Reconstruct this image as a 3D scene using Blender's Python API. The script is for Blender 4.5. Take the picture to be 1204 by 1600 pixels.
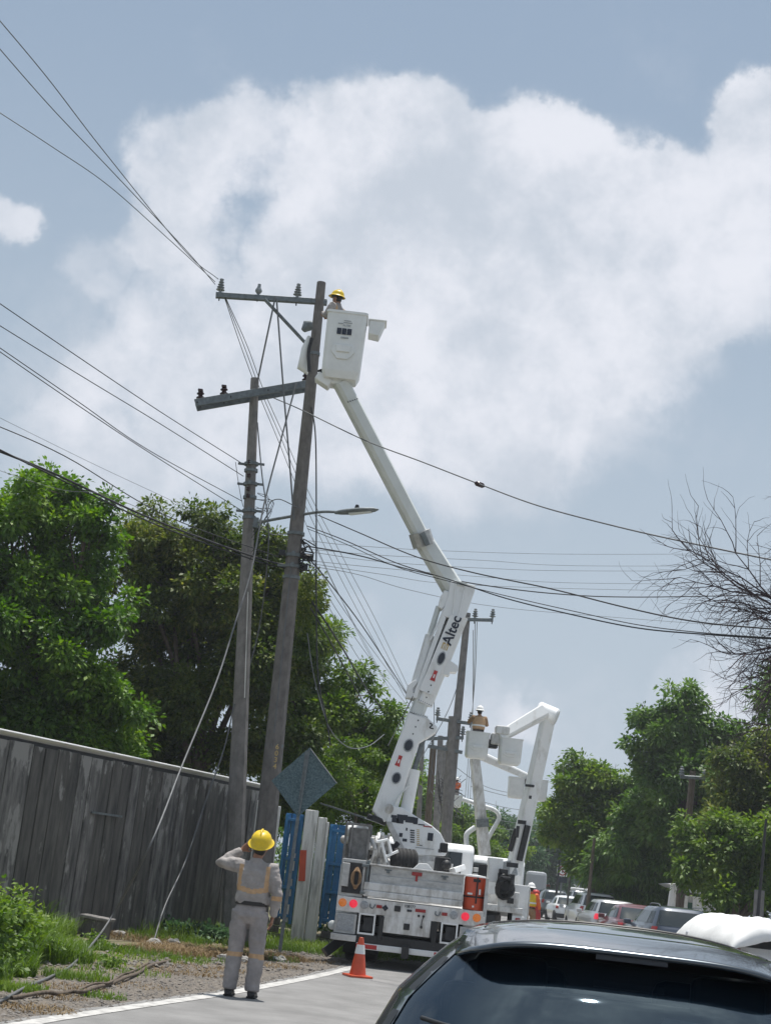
import bpy, bmesh, math, random
import numpy as np
from mathutils import Vector, Matrix, noise as mnoise
R = math.radians
scene = bpy.context.scene
C = scene.collection
for o in list(bpy.data.objects): bpy.data.objects.remove(o, do_unlink=True)

# ---------------------------------------------------------------- camera
EYE = Vector((0, 0, 1.52)); FPX = 2400.0
pitch = math.atan(566 * math.cos(R(6.5)) / FPX); roll = R(6.5)
fwd = Vector((0, math.cos(pitch), math.sin(pitch)))
r0 = Vector((1, 0, 0)); u0 = Vector((0, -math.sin(pitch), math.cos(pitch)))
rt = r0 * math.cos(roll) + u0 * math.sin(roll)
up = -r0 * math.sin(roll) + u0 * math.cos(roll)
cd = bpy.data.cameras.new('camera'); cam = bpy.data.objects.new('camera', cd); C.objects.link(cam)
cd.sensor_fit = 'HORIZONTAL'; cd.sensor_width = 36; cd.lens = FPX / 1204 * 36
cd.clip_end = 4000; cd.clip_start = .05
M = Matrix((rt, up, -fwd)).transposed().to_4x4(); M.translation = EYE
cam.matrix_world = M; scene.camera = cam

def ray(px, py): return fwd * FPX + rt * (px - 602) + up * (800 - py)
def P(px, py, Y):
    d = ray(px, py); return EYE + d * (Y / d.y)
def G(px, py, z=0.0):
    d = ray(px, py); return EYE + d * ((z - EYE.z) / d.z)
def ROW(x, y, z=0.0): return Vector((x, y, z))

# ---------------------------------------------------------------- sun and sky
SUN_EL, SUN_AZ = R(79), R(13)         # high sun, ahead of the camera
sd = bpy.data.lights.new('sun', 'SUN'); sun = bpy.data.objects.new('sun', sd); C.objects.link(sun)
sd.energy = 5.0; sd.angle = R(.6); sd.color = (1, .965, .91)
sv = Vector((math.sin(SUN_AZ) * math.cos(SUN_EL), math.cos(SUN_AZ) * math.cos(SUN_EL), math.sin(SUN_EL)))
sun.rotation_euler = sv.to_track_quat('Z', 'Y').to_euler()
scene.view_settings.view_transform = 'Standard'; scene.view_settings.look = 'None'
scene.view_settings.exposure = 0.08; scene.view_settings.gamma = 1; scene.view_settings.use_curve_mapping = False
scene.render.engine = 'CYCLES'; scene.cycles.max_bounces = 6

W = bpy.data.worlds.new('World'); scene.world = W; W.use_nodes = True
nt = W.node_tree; nt.nodes.clear(); NN = nt.nodes.new; LK = nt.links.new
def mth(op, a, b=None, c=None, clamp=False):
    n = NN('ShaderNodeMath'); n.operation = op; n.use_clamp = clamp
    for i, v in enumerate((a, b, c)):
        if v is None: continue
        if isinstance(v, (int, float)): n.inputs[i].default_value = v
        else: LK(v, n.inputs[i])
    return n.outputs[0]
def sstep(x, a, b):
    n = NN('ShaderNodeMapRange'); n.interpolation_type = 'SMOOTHSTEP'
    LK(x, n.inputs[0]); n.inputs[1].default_value = a; n.inputs[2].default_value = b
    return n.outputs[0]
tc = NN('ShaderNodeTexCoord'); D = tc.outputs['Generated']
def wnoise(scale, detail, rough, vec=D, loc=(0, 0, 0), lac=2.0):
    mp = NN('ShaderNodeMapping'); LK(vec, mp.inputs[0]); mp.inputs['Location'].default_value = loc
    n = NN('ShaderNodeTexNoise'); LK(mp.outputs[0], n.inputs['Vector'])
    n.inputs['Scale'].default_value = scale; n.inputs['Detail'].default_value = detail; n.inputs['Roughness'].default_value = rough
    n.inputs['Lacunarity'].default_value = lac
    return n
wn = wnoise(10, 9, .62)
v1 = NN('ShaderNodeVectorMath'); v1.operation = 'SUBTRACT'; LK(wn.outputs['Color'], v1.inputs[0]); v1.inputs[1].default_value = (.5, .5, .5)
v2 = NN('ShaderNodeVectorMath'); v2.operation = 'MULTIPLY_ADD'; LK(v1.outputs[0], v2.inputs[0]); v2.inputs[1].default_value = (.085, .085, .085); LK(D, v2.inputs[2])
v3 = NN('ShaderNodeVectorMath'); v3.operation = 'NORMALIZE'; LK(v2.outputs[0], v3.inputs[0])
def blob(px, py, rad, w=1.0, soft=.55):
    d = ray(px, py).normalized(); a = rad / FPX
    n = NN('ShaderNodeVectorMath'); n.operation = 'DOT_PRODUCT'; LK(v3.outputs[0], n.inputs[0]); n.inputs[1].default_value = d
    return mth('MULTIPLY', sstep(n.outputs['Value'], math.cos(a * 1.35), math.cos(a * soft)), w)
BL = [(300, 240, 85, .8), (400, 205, 75, .75), (490, 165, 45, .55), (225, 370, 55, .6), (150, 425, 55, .5), (300, 330, 90, .75),
      (570, 250, 120, 1.1), (500, 370, 120, .9), (660, 260, 110, 1.1), (640, 420, 190, .95), (800, 260, 95, 1.1), (890, 250, 75, 1.0), (880, 350, 150, 1.0),
      (800, 480, 190, .85), (560, 580, 200, .78), (320, 520, 140, .72), (250, 660, 170, .62), (120, 700, 120, .45), (1010, 320, 90, 1.0), (1060, 400, 130, .9),
      (1190, 200, 75, 1.1), (1215, 300, 130, 1.1), (1180, 420, 110, .7), (10, 350, 42, .75), (760, 640, 180, .62), (960, 500, 160, .62), (930, 640, 150, .42),
      (560, 960, 45, .4), (640, 1060, 70, .5), (760, 1100, 75, .7), (840, 1110, 45, .5), (1090, 1080, 80, .6), (1150, 1130, 80, .6), (700, 860, 120, .25), (420, 620, 130, .5), (90, 560, 120, .35), (330, 760, 160, .35), (880, 620, 160, .4), (700, 720, 130, .35), (60, 640, 120, .35), (1000, 700, 120, .25), (480, 1000, 120, .35), (930, 1150, 100, .4)]
acc = None
for b in BL:
    o = blob(*b); acc = o if acc is None else mth('MAXIMUM', acc, mth('MULTIPLY_ADD', mth('MINIMUM', acc, o), .25, mth('MAXIMUM', acc, o)))
fb = wnoise(13, 12, .66, loc=(3.1, .2, 1.7)).outputs['Fac']
acc2 = mth('ADD', acc, mth('MULTIPLY_ADD', fb, 2.1, -1.12))
mask_in = mth('MULTIPLY', sstep(acc2, .02, .78), mth('MULTIPLY_ADD', sstep(acc, .15, .8), .72, .28))
# the rest of the sky: the same broken cloud all round
gn = wnoise(2.6, 8, .6, loc=(5, 2, 9)).outputs['Fac']
mask_out = sstep(gn, .44, .66)
cdir = ray(602, 700).normalized()
dn = NN('ShaderNodeVectorMath'); dn.operation = 'DOT_PRODUCT'; LK(D, dn.inputs[0]); dn.inputs[1].default_value = cdir
inside = sstep(dn.outputs['Value'], math.cos(.62), math.cos(.46))
mask = mth('ADD', mth('MULTIPLY', mask_in, inside), mth('MULTIPLY', mask_out, mth('SUBTRACT', 1.0, inside)))
sky = NN('ShaderNodeTexSky'); sky.sky_type = 'NISHITA'; sky.sun_disc = False
sky.sun_elevation = SUN_EL; sky.sun_rotation = SUN_AZ; sky.air_density = 1.0; sky.dust_density = 3.0; sky.ozone_density = 2.0
SKY_S = .10
sx = NN('ShaderNodeSeparateXYZ'); LK(D, sx.inputs[0])
hz = sstep(sx.outputs['Z'], .66, .10)          # thin milky veil that thickens towards the horizon
veil = NN('ShaderNodeMix'); veil.data_type = 'RGBA'
LK(mth('MULTIPLY_ADD', hz, .70, .22), veil.inputs[0]); tint = NN('ShaderNodeVectorMath'); tint.operation = 'MULTIPLY'; LK(sky.outputs[0], tint.inputs[0]); tint.inputs[1].default_value = (.88, 1.0, .98); LK(tint.outputs[0], veil.inputs[6]); veil.inputs[7].default_value = (4.75, 5.5, 6.35, 1)
cn = wnoise(11, 10, .62, loc=(1, 8, 3)).outputs['Fac']
cc = NN('ShaderNodeMix'); cc.data_type = 'RGBA'; LK(mth('MULTIPLY', sstep(cn, .34, .64), sstep(acc, .25, 1.0)), cc.inputs[0])
cc.inputs[6].default_value = (5.5, 6.05, 6.85, 1); cc.inputs[7].default_value = (7.9, 8.1, 8.75, 1)
mx = NN('ShaderNodeMix'); mx.data_type = 'RGBA'; LK(mth('MULTIPLY', mask, .95), mx.inputs[0]); LK(veil.outputs[2], mx.inputs[6]); LK(cc.outputs[2], mx.inputs[7])
bg = NN('ShaderNodeBackground'); LK(mx.outputs[2], bg.inputs[0]); bg.inputs[1].default_value = SKY_S
wo = NN('ShaderNodeOutputWorld'); LK(bg.outputs[0], wo.inputs[0])

# ---------------------------------------------------------------- materials
def mat(name, col, rough=.6, metal=0.0, var=.25, vs=6.0, bump=.0, bs=40.0, coat=0.0, emit=None, es=0, col2=None, stretch=(1, 1, 1), spec=.5, thr=(.35, .65), det=6):
    m = bpy.data.materials.new(name); m.use_nodes = True; t = m.node_tree; b = t.nodes['Principled BSDF']
    b.inputs['Roughness'].default_value = rough; b.inputs['Metallic'].default_value = metal; b.inputs['Coat Weight'].default_value = coat
    b.inputs['Specular IOR Level'].default_value = spec; b.inputs['Coat Roughness'].default_value = .04
    if emit: b.inputs['Emission Color'].default_value = (*emit, 1); b.inputs['Emission Strength'].default_value = es
    c1 = Vector(col); c2 = Vector(col2) if col2 else c1 * (1 - var)
    tcn = t.nodes.new('ShaderNodeTexCoord'); mp = t.nodes.new('ShaderNodeMapping'); t.links.new(tcn.outputs['Object'], mp.inputs[0]); mp.inputs['Scale'].default_value = stretch
    n = t.nodes.new('ShaderNodeTexNoise'); t.links.new(mp.outputs[0], n.inputs['Vector']); n.inputs['Scale'].default_value = vs; n.inputs['Detail'].default_value = det; n.inputs['Roughness'].default_value = .62
    r = t.nodes.new('ShaderNodeValToRGB'); t.links.new(n.outputs['Fac'], r.inputs[0])
    r.color_ramp.elements[0].position = thr[0]; r.color_ramp.elements[1].position = thr[1]
    r.color_ramp.elements[0].color = (*c2, 1); r.color_ramp.elements[1].color = (*c1, 1)
    t.links.new(r.outputs[0], b.inputs['Base Color'])
    if bump:
        n2 = t.nodes.new('ShaderNodeTexNoise'); t.links.new(mp.outputs[0], n2.inputs['Vector']); n2.inputs['Scale'].default_value = bs; n2.inputs['Detail'].default_value = 8
        bp = t.nodes.new('ShaderNodeBump'); bp.inputs['Strength'].default_value = bump; bp.inputs['Distance'].default_value = .02
        t.links.new(n2.outputs['Fac'], bp.inputs['Height']); t.links.new(bp.outputs[0], b.inputs['Normal'])
    return m
def leafmat(name, cols, dead=None, rough=.55, trans=.35):
    m = bpy.data.materials.new(name); m.use_nodes = True; t = m.node_tree; b = t.nodes['Principled BSDF']
    b.inputs['Roughness'].default_value = rough; b.inputs['Specular IOR Level'].default_value = .35
    g = t.nodes.new('ShaderNodeNewGeometry'); tcn = t.nodes.new('ShaderNodeTexCoord')
    n = t.nodes.new('ShaderNodeTexNoise'); t.links.new(tcn.outputs['Object'], n.inputs['Vector']); n.inputs['Scale'].default_value = .7; n.inputs['Detail'].default_value = 3
    a = t.nodes.new('ShaderNodeMath'); a.operation = 'MULTIPLY_ADD'; t.links.new(g.outputs['Random Per Island'], a.inputs[0]); a.inputs[1].default_value = .45
    s = t.nodes.new('ShaderNodeMath'); s.operation = 'MULTIPLY_ADD'; t.links.new(n.outputs['Fac'], s.inputs[0]); s.inputs[1].default_value = 1.5; s.inputs[2].default_value = -.48
    t.links.new(s.outputs[0], a.inputs[2])
    r = t.nodes.new('ShaderNodeValToRGB'); t.links.new(a.outputs[0], r.inputs[0]); cr = r.color_ramp
    while len(cr.elements) < len(cols): cr.elements.new(.5)
    for i, c in enumerate(cols): cr.elements[i].position = i / (len(cols) - 1); cr.elements[i].color = (*c, 1)
    t.links.new(r.outputs[0], b.inputs['Base Color'])
    tr = t.nodes.new('ShaderNodeBsdfTranslucent'); hs = t.nodes.new('ShaderNodeHueSaturation'); hs.inputs['Value'].default_value = 1.5; hs.inputs['Saturation'].default_value = 1.15
    t.links.new(r.outputs[0], hs.inputs['Color']); t.links.new(hs.outputs[0], tr.inputs[0])
    ms = t.nodes.new('ShaderNodeMixShader'); ms.inputs[0].default_value = trans
    t.links.new(b.outputs[0], ms.inputs[1]); t.links.new(tr.outputs[0], ms.inputs[2]); t.links.new(ms.outputs[0], t.nodes['Material Output'].inputs[0])
    return m
MT = {}
MT['white'] = mat('white_paint', (.80, .81, .81), .38, col2=(.60, .59, .56), vs=3.2, bump=.05, thr=(.28, .46), det=13, stretch=(1.4, 1.4, .7))
MT['whitedirty'] = mat('white_dirty_paint', (.70, .70, .69), .5, col2=(.36, .34, .31), vs=4, bump=.08, stretch=(1.5, 1.5, .6), thr=(.33, .56), det=14)
MT['fiberglass'] = mat('white_fibreglass', (.80, .81, .80), .4, var=.10, vs=4, bump=.03)
MT['boom'] = mat('boom_fibreglass', (.66, .69, .68), .42, var=.10, vs=2.5)
MT['alu'] = mat('scuffed_aluminium', (.56, .56, .55), .5, .45, var=.30, vs=9, bump=.12, bs=60, stretch=(.8, 1, 1.5))
MT['galv'] = mat('galvanised_steel', (.19, .215, .225), .55, .35, var=.35, vs=14, bump=.1)
MT['dark'] = mat('dark_steel', (.035, .036, .04), .55, .2, var=.4, vs=9)
MT['rubber'] = mat('black_rubber', (.022, .022, .023), .8, var=.3, vs=8, bump=.2)
MT['black'] = mat('black_plastic', (.012, .013, .015), .45, var=.3)
MT['glass'] = mat('dark_glass', (.012, .02, .024), .05, var=.2, vs=1, spec=.8)
MT['conc'] = mat('pole_concrete', (.20, .185, .175), .92, var=.38, vs=5, bump=.6, bs=35, stretch=(1.6, 1.6, .9), det=14)
MT['conc2'] = mat('pole_concrete_grey', (.25, .235, .225), .92, var=.35, vs=5, bump=.5, bs=35, stretch=(1.6, 1.6, .9), det=14)
MT['porc'] = mat('grey_porcelain', (.25, .27, .28), .25, var=.2)
MT['porcb'] = mat('brown_porcelain', (.045, .022, .025), .2, var=.3)
MT['wire'] = mat('cable_black', (.03, .032, .036), .7, var=.3)
MT['wireg'] = mat('cable_grey', (.16, .17, .18), .6, .2, var=.3)
MT['wireal'] = mat('cable_aluminium', (.15, .155, .16), .6, .2, var=.3)
MT['redl'] = mat('red_lamp_lens', (.6, .02, .03), .2, emit=(1, .03, .08), es=.55, var=.2, vs=60)
MT['redl2'] = mat('dull_red_lens', (.35, .02, .02), .25, var=.2)
MT['amber'] = mat('amber_lamp_lens', (.5, .14, .03), .2, emit=(1, .3, .05), es=.25, var=.5, vs=60)
MT['orange'] = mat('orange_plastic', (.62, .085, .03), .4, var=.15)
MT['orangev'] = mat('orange_vest', (.8, .16, .04), .8, var=.2, bump=.2)
MT['refl'] = mat('silver_reflective_tape', (.75, .76, .75), .3, var=.1)
MT['red'] = mat('red_decal', (.5, .03, .03), .4, var=.2)
MT['yellow'] = mat('yellow_helmet_plastic', (.76, .53, .012), .42, var=.18, vs=12)
MT['skin'] = mat('skin', (.30, .15, .09), .6, var=.15, vs=20)
MT['hair'] = mat('black_hair', (.012, .01, .009), .6)
MT['shirt'] = mat('grey_work_shirt', (.37, .34, .325), .9, var=.30, vs=7, bump=.6, bs=18, det=10)
MT['pants'] = mat('grey_work_trousers', (.33, .305, .30), .9, var=.32, vs=6, bump=.6, bs=16, det=10)
MT['stripe'] = mat('orange_reflective_stripe', (.52, .33, .18), .6, var=.2, vs=20)
MT['belt'] = mat('black_leather', (.015, .012, .012), .5)
MT['eye'] = mat('eye_white', (.8, .8, .78), .2)
MT['asphalt'] = mat('worn_asphalt', (.25, .245, .24), .92, var=.30, vs=1.4, bump=.5, bs=120, det=12)
MT['line'] = mat('road_line_paint', (.50, .49, .47), .8, var=.0, vs=7, col2=(.30, .29, .28), thr=(.36, .55), bump=.3, bs=90)
MT['gravel'] = mat('verge_gravel', (.23, .20, .17), .95, col2=(.075, .064, .052), vs=22, bump=1.0, bs=60, thr=(.38, .62), det=14)
MT['soil'] = mat('soil_and_litter', (.20, .15, .10), .95, col2=(.09, .075, .055), vs=4, bump=.8, bs=40)
MT['ground'] = mat('rough_ground', (.13, .14, .06), .95, col2=(.16, .125, .085), vs=1.2, bump=.8, bs=30)
MT['stone'] = mat('pale_stone', (.42, .40, .37), .9, var=.4, vs=8, bump=.4)
MT['bluep'] = mat('blue_paint', (.035, .20, .42), .5, var=.3, vs=5, bump=.1)
MT['whitew'] = mat('weathered_white_wall', (.74, .73, .70), .85, var=.0, col2=(.36, .35, .33), vs=4, stretch=(2, 2, .3), thr=(.3, .52), bump=.2)
MT['signback'] = mat('mottled_sign_back', (.135, .195, .215), .6, .4, var=0, col2=(.06, .10, .115), vs=38, thr=(.4, .6))
MT['metalroof'] = mat('pale_roof_sheet', (.6, .6, .58), .5, var=.3, vs=3)
MT['bark'] = mat('bark', (.16, .125, .095), .95, var=.5, vs=8, bump=.6, stretch=(3, 3, .5))
MT['twig'] = mat('bare_twig_bark', (.085, .065, .072), .9, var=.3, vs=8)
MT['tarp'] = mat('white_tarpaulin', (.82, .82, .81), .55, var=.08, vs=3, bump=.3, bs=6)
MT['pebble'] = mat('grey_brown_pebble', (.24, .22, .20), .95, var=.5, vs=3, bump=.2)
MT['rope'] = mat('tan_rope', (.35, .22, .12), .9, var=.4, vs=30)
MT['decal'] = mat('dark_decal', (.02, .028, .045), .4, var=.4, vs=25)
MT['gold'] = mat('gold_decal', (.55, .40, .16), .4, var=.2)
MT['decal_grey'] = mat('grey_decal', (.42, .44, .46), .4, var=.4, vs=40)

# ---------------------------------------------------------------- builders
class MB:
    def __init__(s): s.bm = bmesh.new()
    def box(s, c, d, rot=None, taper=None):
        r = bmesh.ops.create_cube(s.bm, size=1.0); vs = r['verts']
        for v in vs:
            p = Vector((v.co.x * d[0], v.co.y * d[1], v.co.z * d[2]))
            if taper and v.co.z > 0: p.x *= taper; p.y *= taper
            if rot is not None: p = rot @ p
            v.co = p + Vector(c)
        return s
    def beam(s, A, B, w, h, w2=None, h2=None, tw=0.0, ref=(0, 1, 0), ch=.18):
        """bevelled box section from A to B; w = across the picture, h = in depth"""
        A = Vector(A); B = Vector(B); ax = (B - A).normalized(); ref = Vector(ref)
        side = ax.cross(ref).normalized(); dep = side.cross(ax).normalized()
        q = Matrix.Rotation(tw, 3, ax); side = q @ side; dep = q @ dep
        w2 = w2 or w; h2 = h2 or h; rings = []
        for p, a, b in ((A, w, h), (B, w2, h2)):
            c = min(a, b) * ch; ring = []
            for x, y in ((-a / 2 + c, -b / 2), (a / 2 - c, -b / 2), (a / 2, -b / 2 + c), (a / 2, b / 2 - c), (a / 2 - c, b / 2), (-a / 2 + c, b / 2), (-a / 2, b / 2 - c), (-a / 2, -b / 2 + c)):
                ring.append(s.bm.verts.new(p + side * x + dep * y))
            rings.append(ring)
        for i in range(8): s.bm.faces.new((rings[0][i], rings[0][(i + 1) % 8], rings[1][(i + 1) % 8], rings[1][i]))
        s.bm.faces.new(rings[0][::-1]); s.bm.faces.new(rings[1])
        return s
    def tube(s, pts, r, seg=8, r2=None):
        pts = [Vector(p) for p in pts]; n = len(pts)
        if not isinstance(r, (list, tuple)): r = [r + ((r2 if r2 is not None else r) - r) * i / (n - 1) for i in range(n)]
        prev = None; rings = []
        for i, p in enumerate(pts):
            t = (pts[min(i + 1, n - 1)] - pts[max(i - 1, 0)])
            t = t.normalized() if t.length > 1e-9 else Vector((0, 0, 1))
            if prev is None: a = t.orthogonal().normalized()
            else:
                a = prev - t * prev.dot(t); a = a.normalized() if a.length > 1e-6 else t.orthogonal().normalized()
            prev = a; b = t.cross(a)
            rings.append([s.bm.verts.new(p + (a * math.cos(2 * math.pi * k / seg) + b * math.sin(2 * math.pi * k / seg)) * r[i]) for k in range(seg)])
        for i in range(n - 1):
            for k in range(seg): s.bm.faces.new((rings[i][k], rings[i][(k + 1) % seg], rings[i + 1][(k + 1) % seg], rings[i + 1][k]))
        s.bm.faces.new(rings[0][::-1]); s.bm.faces.new(rings[-1])
        return s
    def etube(s, pts, rad, side=(1, 0, 0), seg=16):
        """elliptical chain: rad = [(across side, other)]"""
        pts = [Vector(p) for p in pts]; n = len(pts); sd_ = Vector(side); rings = []
        for i, p in enumerate(pts):
            t = (pts[min(i + 1, n - 1)] - pts[max(i - 1, 0)]).normalized()
            a = (sd_ - t * sd_.dot(t)).normalized(); b = t.cross(a)
            rings.append([s.bm.verts.new(p + a * math.cos(2 * math.pi * k / seg) * rad[i][0] + b * math.sin(2 * math.pi * k / seg) * rad[i][1]) for k in range(seg)])
        for i in range(n - 1):
            for k in range(seg): s.bm.faces.new((rings[i][k], rings[i][(k + 1) % seg], rings[i + 1][(k + 1) % seg], rings[i + 1][k]))
        s.bm.faces.new(rings[0][::-1]); s.bm.faces.new(rings[-1])
        return s
    def ball(s, c, r, seg=14, sc=(1, 1, 1)):
        x = bmesh.ops.create_uvsphere(s.bm, u_segments=seg, v_segments=max(6, seg // 2 + 2), radius=r)
        for v in x['verts']: v.co = Vector((v.co.x * sc[0], v.co.y * sc[1], v.co.z * sc[2])) + Vector(c)
        return s
    def lathe(s, prof, base, axis=(0, 0, 1), seg=16):
        """prof: [(r, h)] along the axis from base"""
        ax = Vector(axis).normalized(); a = ax.orthogonal().normalized(); b = ax.cross(a); rings = []
        for r, h in prof:
            rings.append([s.bm.verts.new(Vector(base) + ax * h + (a * math.cos(2 * math.pi * k / seg) + b * math.sin(2 * math.pi * k / seg)) * max(r, 1e-4)) for k in range(seg)])
        for i in range(len(rings) - 1):
            for k in range(seg): s.bm.faces.new((rings[i][k], rings[i][(k + 1) % seg], rings[i + 1][(k + 1) % seg], rings[i + 1][k]))
        s.bm.faces.new(rings[0][::-1]); s.bm.faces.new(rings[-1])
        return s
    def prism(s, pts, ext):
        """pts: polygon in space, pushed by vector ext"""
        ext = Vector(ext); f = [s.bm.verts.new(Vector(p)) for p in pts]; b = [s.bm.verts.new(Vector(p) + ext) for p in pts]; n = len(pts)
        s.bm.faces.new(f); s.bm.faces.new(b[::-1])
        for i in range(n): s.bm.faces.new((f[i], b[i], b[(i + 1) % n], f[(i + 1) % n]))
        return s
    def quad(s, pts): s.bm.faces.new([s.bm.verts.new(Vector(p)) for p in pts]); return s
    def out(s, name, m, parent=None, smooth=None, bevel=0, origin=None, mw=None):
        bmesh.ops.recalc_face_normals(s.bm, faces=s.bm.faces)
        me = bpy.data.meshes.new(name)
        if mw is not None: bmesh.ops.transform(s.bm, matrix=mw, verts=s.bm.verts)
        s.bm.to_mesh(me); s.bm.free()
        return link(name, me, m, parent, smooth, bevel, origin)
def link(name, me, m, parent=None, smooth=None, bevel=0, origin=None):
    for k in (m if isinstance(m, (list, tuple)) else [m]): me.materials.append(MT[k] if isinstance(k, str) else k)
    if parent is not None: me.transform(Matrix.Translation(-worldloc(parent)))
    elif origin is not None: me.transform(Matrix.Translation(-Vector(origin)))
    o = bpy.data.objects.new(name, me); C.objects.link(o)
    if parent is not None: o.parent = parent
    elif origin is not None: o.location = origin
    if smooth:
        me.polygons.foreach_set('use_smooth', [True] * len(me.polygons))
        me.set_sharp_from_angle(angle=R(smooth))
    if bevel:
        b = o.modifiers.new('bevel', 'BEVEL'); b.width = bevel; b.segments = 2; b.limit_method = 'ANGLE'
    return o
def worldloc(o):
    v = Vector(o.location)
    while o.parent: o = o.parent; v += o.location
    return v
def tag(o, label=None, cat=None, group=None, kind=None):
    if label: o['label'] = label
    if cat: o['category'] = cat
    if group: o['group'] = group
    if kind: o['kind'] = kind
    return o
def thing(name, loc, label, cat, group=None):
    e = bpy.data.objects.new(name, None); C.objects.link(e); e.location = loc; e.empty_display_size = .2
    return tag(e, label, cat, group)
def copy_tree(o, parent=None):
    c = o.copy(); C.objects.link(c)
    if parent: c.parent = parent
    for ch in list(o.children): copy_tree(ch, c)
    return c
def smoothpath(pts, n=8):
    """Catmull-Rom through the points"""
    pts = [Vector(p) for p in pts]; q = [pts[0] * 2 - pts[1]] + pts + [pts[-1] * 2 - pts[-2]]; res = []
    for i in range(1, len(q) - 2):
        for k in range(n):
            t = k / n
            res.append(.5 * ((2 * q[i]) + (-q[i - 1] + q[i + 1]) * t + (2 * q[i - 1] - 5 * q[i] + 4 * q[i + 1] - q[i + 2]) * t * t + (-q[i - 1] + 3 * q[i] - 3 * q[i + 1] + q[i + 2]) * t ** 3))
    res.append(pts[-1]); return res
def tomesh(o, name):
    dg = bpy.context.evaluated_depsgraph_get(); dg.update(); me = bpy.data.meshes.new_from_object(o.evaluated_get(dg)); bpy.data.objects.remove(o, do_unlink=True); me.name = name; return me
def text(s_, size, mw, m, parent, ext=.002, name='lettering'):
    cu = bpy.data.curves.new(name, 'FONT'); cu.body = s_; cu.size = size; cu.extrude = ext; cu.align_x = 'CENTER'; cu.align_y = 'CENTER'
    cu.offset = size * .018
    o = bpy.data.objects.new(name, cu); C.objects.link(o); cu.materials.append(MT[m])
    me = tomesh(o, name); o2 = bpy.data.objects.new(name, me); C.objects.link(o2); me.transform(Matrix.Translation(-worldloc(parent)) @ mw); o2.parent = parent
    return o2
rnd = random.Random(7)
# ================================================================ GROUND AND ROAD
def sheet(name, pts, z, m, kind='structure', sub=0):
    bm = bmesh.new(); bm.faces.new([bm.verts.new((p[0], p[1], z)) for p in pts])
    me = bpy.data.meshes.new(name); bm.to_mesh(me); bm.free()
    return tag(link(name, me, m), kind=kind)
sheet('ground', [(-350, -60), (350, -60), (350, 700), (-350, 700)], 0, 'ground')
edge_px = [(-300, 1668), (-120, 1634), (60, 1599), (160, 1583), (260, 1568), (350, 1555), (430, 1540), (500, 1526), (560, 1511)]
EDGE = [G(x, y) for x, y in edge_px]
EDGE = [Vector((EDGE[0].x - 2.2, EDGE[0].y - 4, 0)), Vector((EDGE[0].x - 4.2, -8, 0))][::-1] + EDGE
last = EDGE[-1]; prevd = (EDGE[-1] - EDGE[-2]).normalized()
a0 = math.atan2(prevd.x, prevd.y); p = last.copy()
for i in range(60):
    a = a0 + (R(7.0) - a0) * min(1, i / 6); step = 2.0 if i < 20 else 5.0
    if i > 40: a = R(7.0) - R(3) * (i - 40) / 20
    p = p + Vector((math.sin(a), math.cos(a), 0)) * step; EDGE.append(p.copy())
EDGE = smoothpath(EDGE, 4)
def offset(line, d):
    res = []
    for i, q in enumerate(line):
        t = (line[min(i + 1, len(line) - 1)] - line[max(0, i - 1)]).normalized(); res.append(q + Vector((t.y, -t.x, 0)) * d)
    return res
def strip(name, line, d0, d1, z, m, jag=0.0, seed=1):
    rr = random.Random(seed); L0 = offset(line, d0); L1 = offset(line, d1); bm = bmesh.new(); pv = None
    for i, (a, b) in enumerate(zip(L0, L1)):
        j = (rr.random() - .5) * jag
        tdir = (a - b).normalized() * j
        q = (bm.verts.new((a.x + tdir.x, a.y + tdir.y, z)), bm.verts.new((b.x, b.y, z)))
        if pv: bm.faces.new((pv[0], q[0], q[1], pv[1]))
        pv = q
    me = bpy.data.meshes.new(name); bm.to_mesh(me); bm.free()
    return tag(link(name, me, m), kind='structure')
def sub(line, n): 
    res = []
    for a, b in zip(line[:-1], line[1:]):
        for k in range(n): res.append(a.lerp(b, k / n))
    return res + [line[-1]]
strip('gravel_verge', sub(EDGE, 2), -1.75, -.16, .004, 'gravel', .5)
strip('road', sub(EDGE, 2), -.20, 15.5, .009, 'asphalt', .05)
strip('edge_line', sub(EDGE, 3), -.085, .085, .014, 'line', .03)
strip('centre_line', EDGE[8:], 4.3, 4.42, .014, 'line')

# loose gravel: nobody could count it
def scatter_stones(name, n, where, smin, smax, m, seed):
    rr = np.random.default_rng(seed); base = np.array([(1, 0, 0), (-1, 0, 0), (0, 1, 0), (0, -1, 0), (0, 0, 1), (0, 0, -1)], float)
    fc = [(0, 2, 4), (2, 1, 4), (1, 3, 4), (3, 0, 4), (2, 0, 5), (1, 2, 5), (3, 1, 5), (0, 3, 5)]
    V = []; F = []
    for i in range(n):
        x, y, z = where(rr); s_ = smin + (smax - smin) * rr.random() ** 3
        sc = s_ * (0.6 + rr.random(3) * .8); sc[2] *= .6; a = rr.random() * 6.28; c, s2 = math.cos(a), math.sin(a)
        b = base * sc * (0.8 + .4 * rr.random((6, 1))); b = b @ np.array([[c, s2, .2], [-s2, c, .1], [-.2, .1, 1]])
        b += (x, y, z + s_ * .25); k = len(V) * 6; V.append(b); F += [(k + p, k + q, k + r_) for p, q, r_ in fc]
    me = bpy.data.meshes.new(name); me.from_pydata(np.concatenate(V).tolist(), [], F)
    return tag(link(name, me, m), kind='stuff')
EO = [e for e in EDGE if 8 < e.y < 40]
def on_verge(rr):
    i = rr.integers(0, len(EO) - 1); q = EO[i].lerp(EO[i + 1], rr.random()); t = (EO[i + 1] - EO[i]).normalized()
    d = -(.12 + 2.3 * rr.random() ** 1.4); return q.x + t.y * d, q.y - t.x * d, .004
scatter_stones('loose_gravel', 16000, on_verge, .004, .026, 'pebble', 3)

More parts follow.
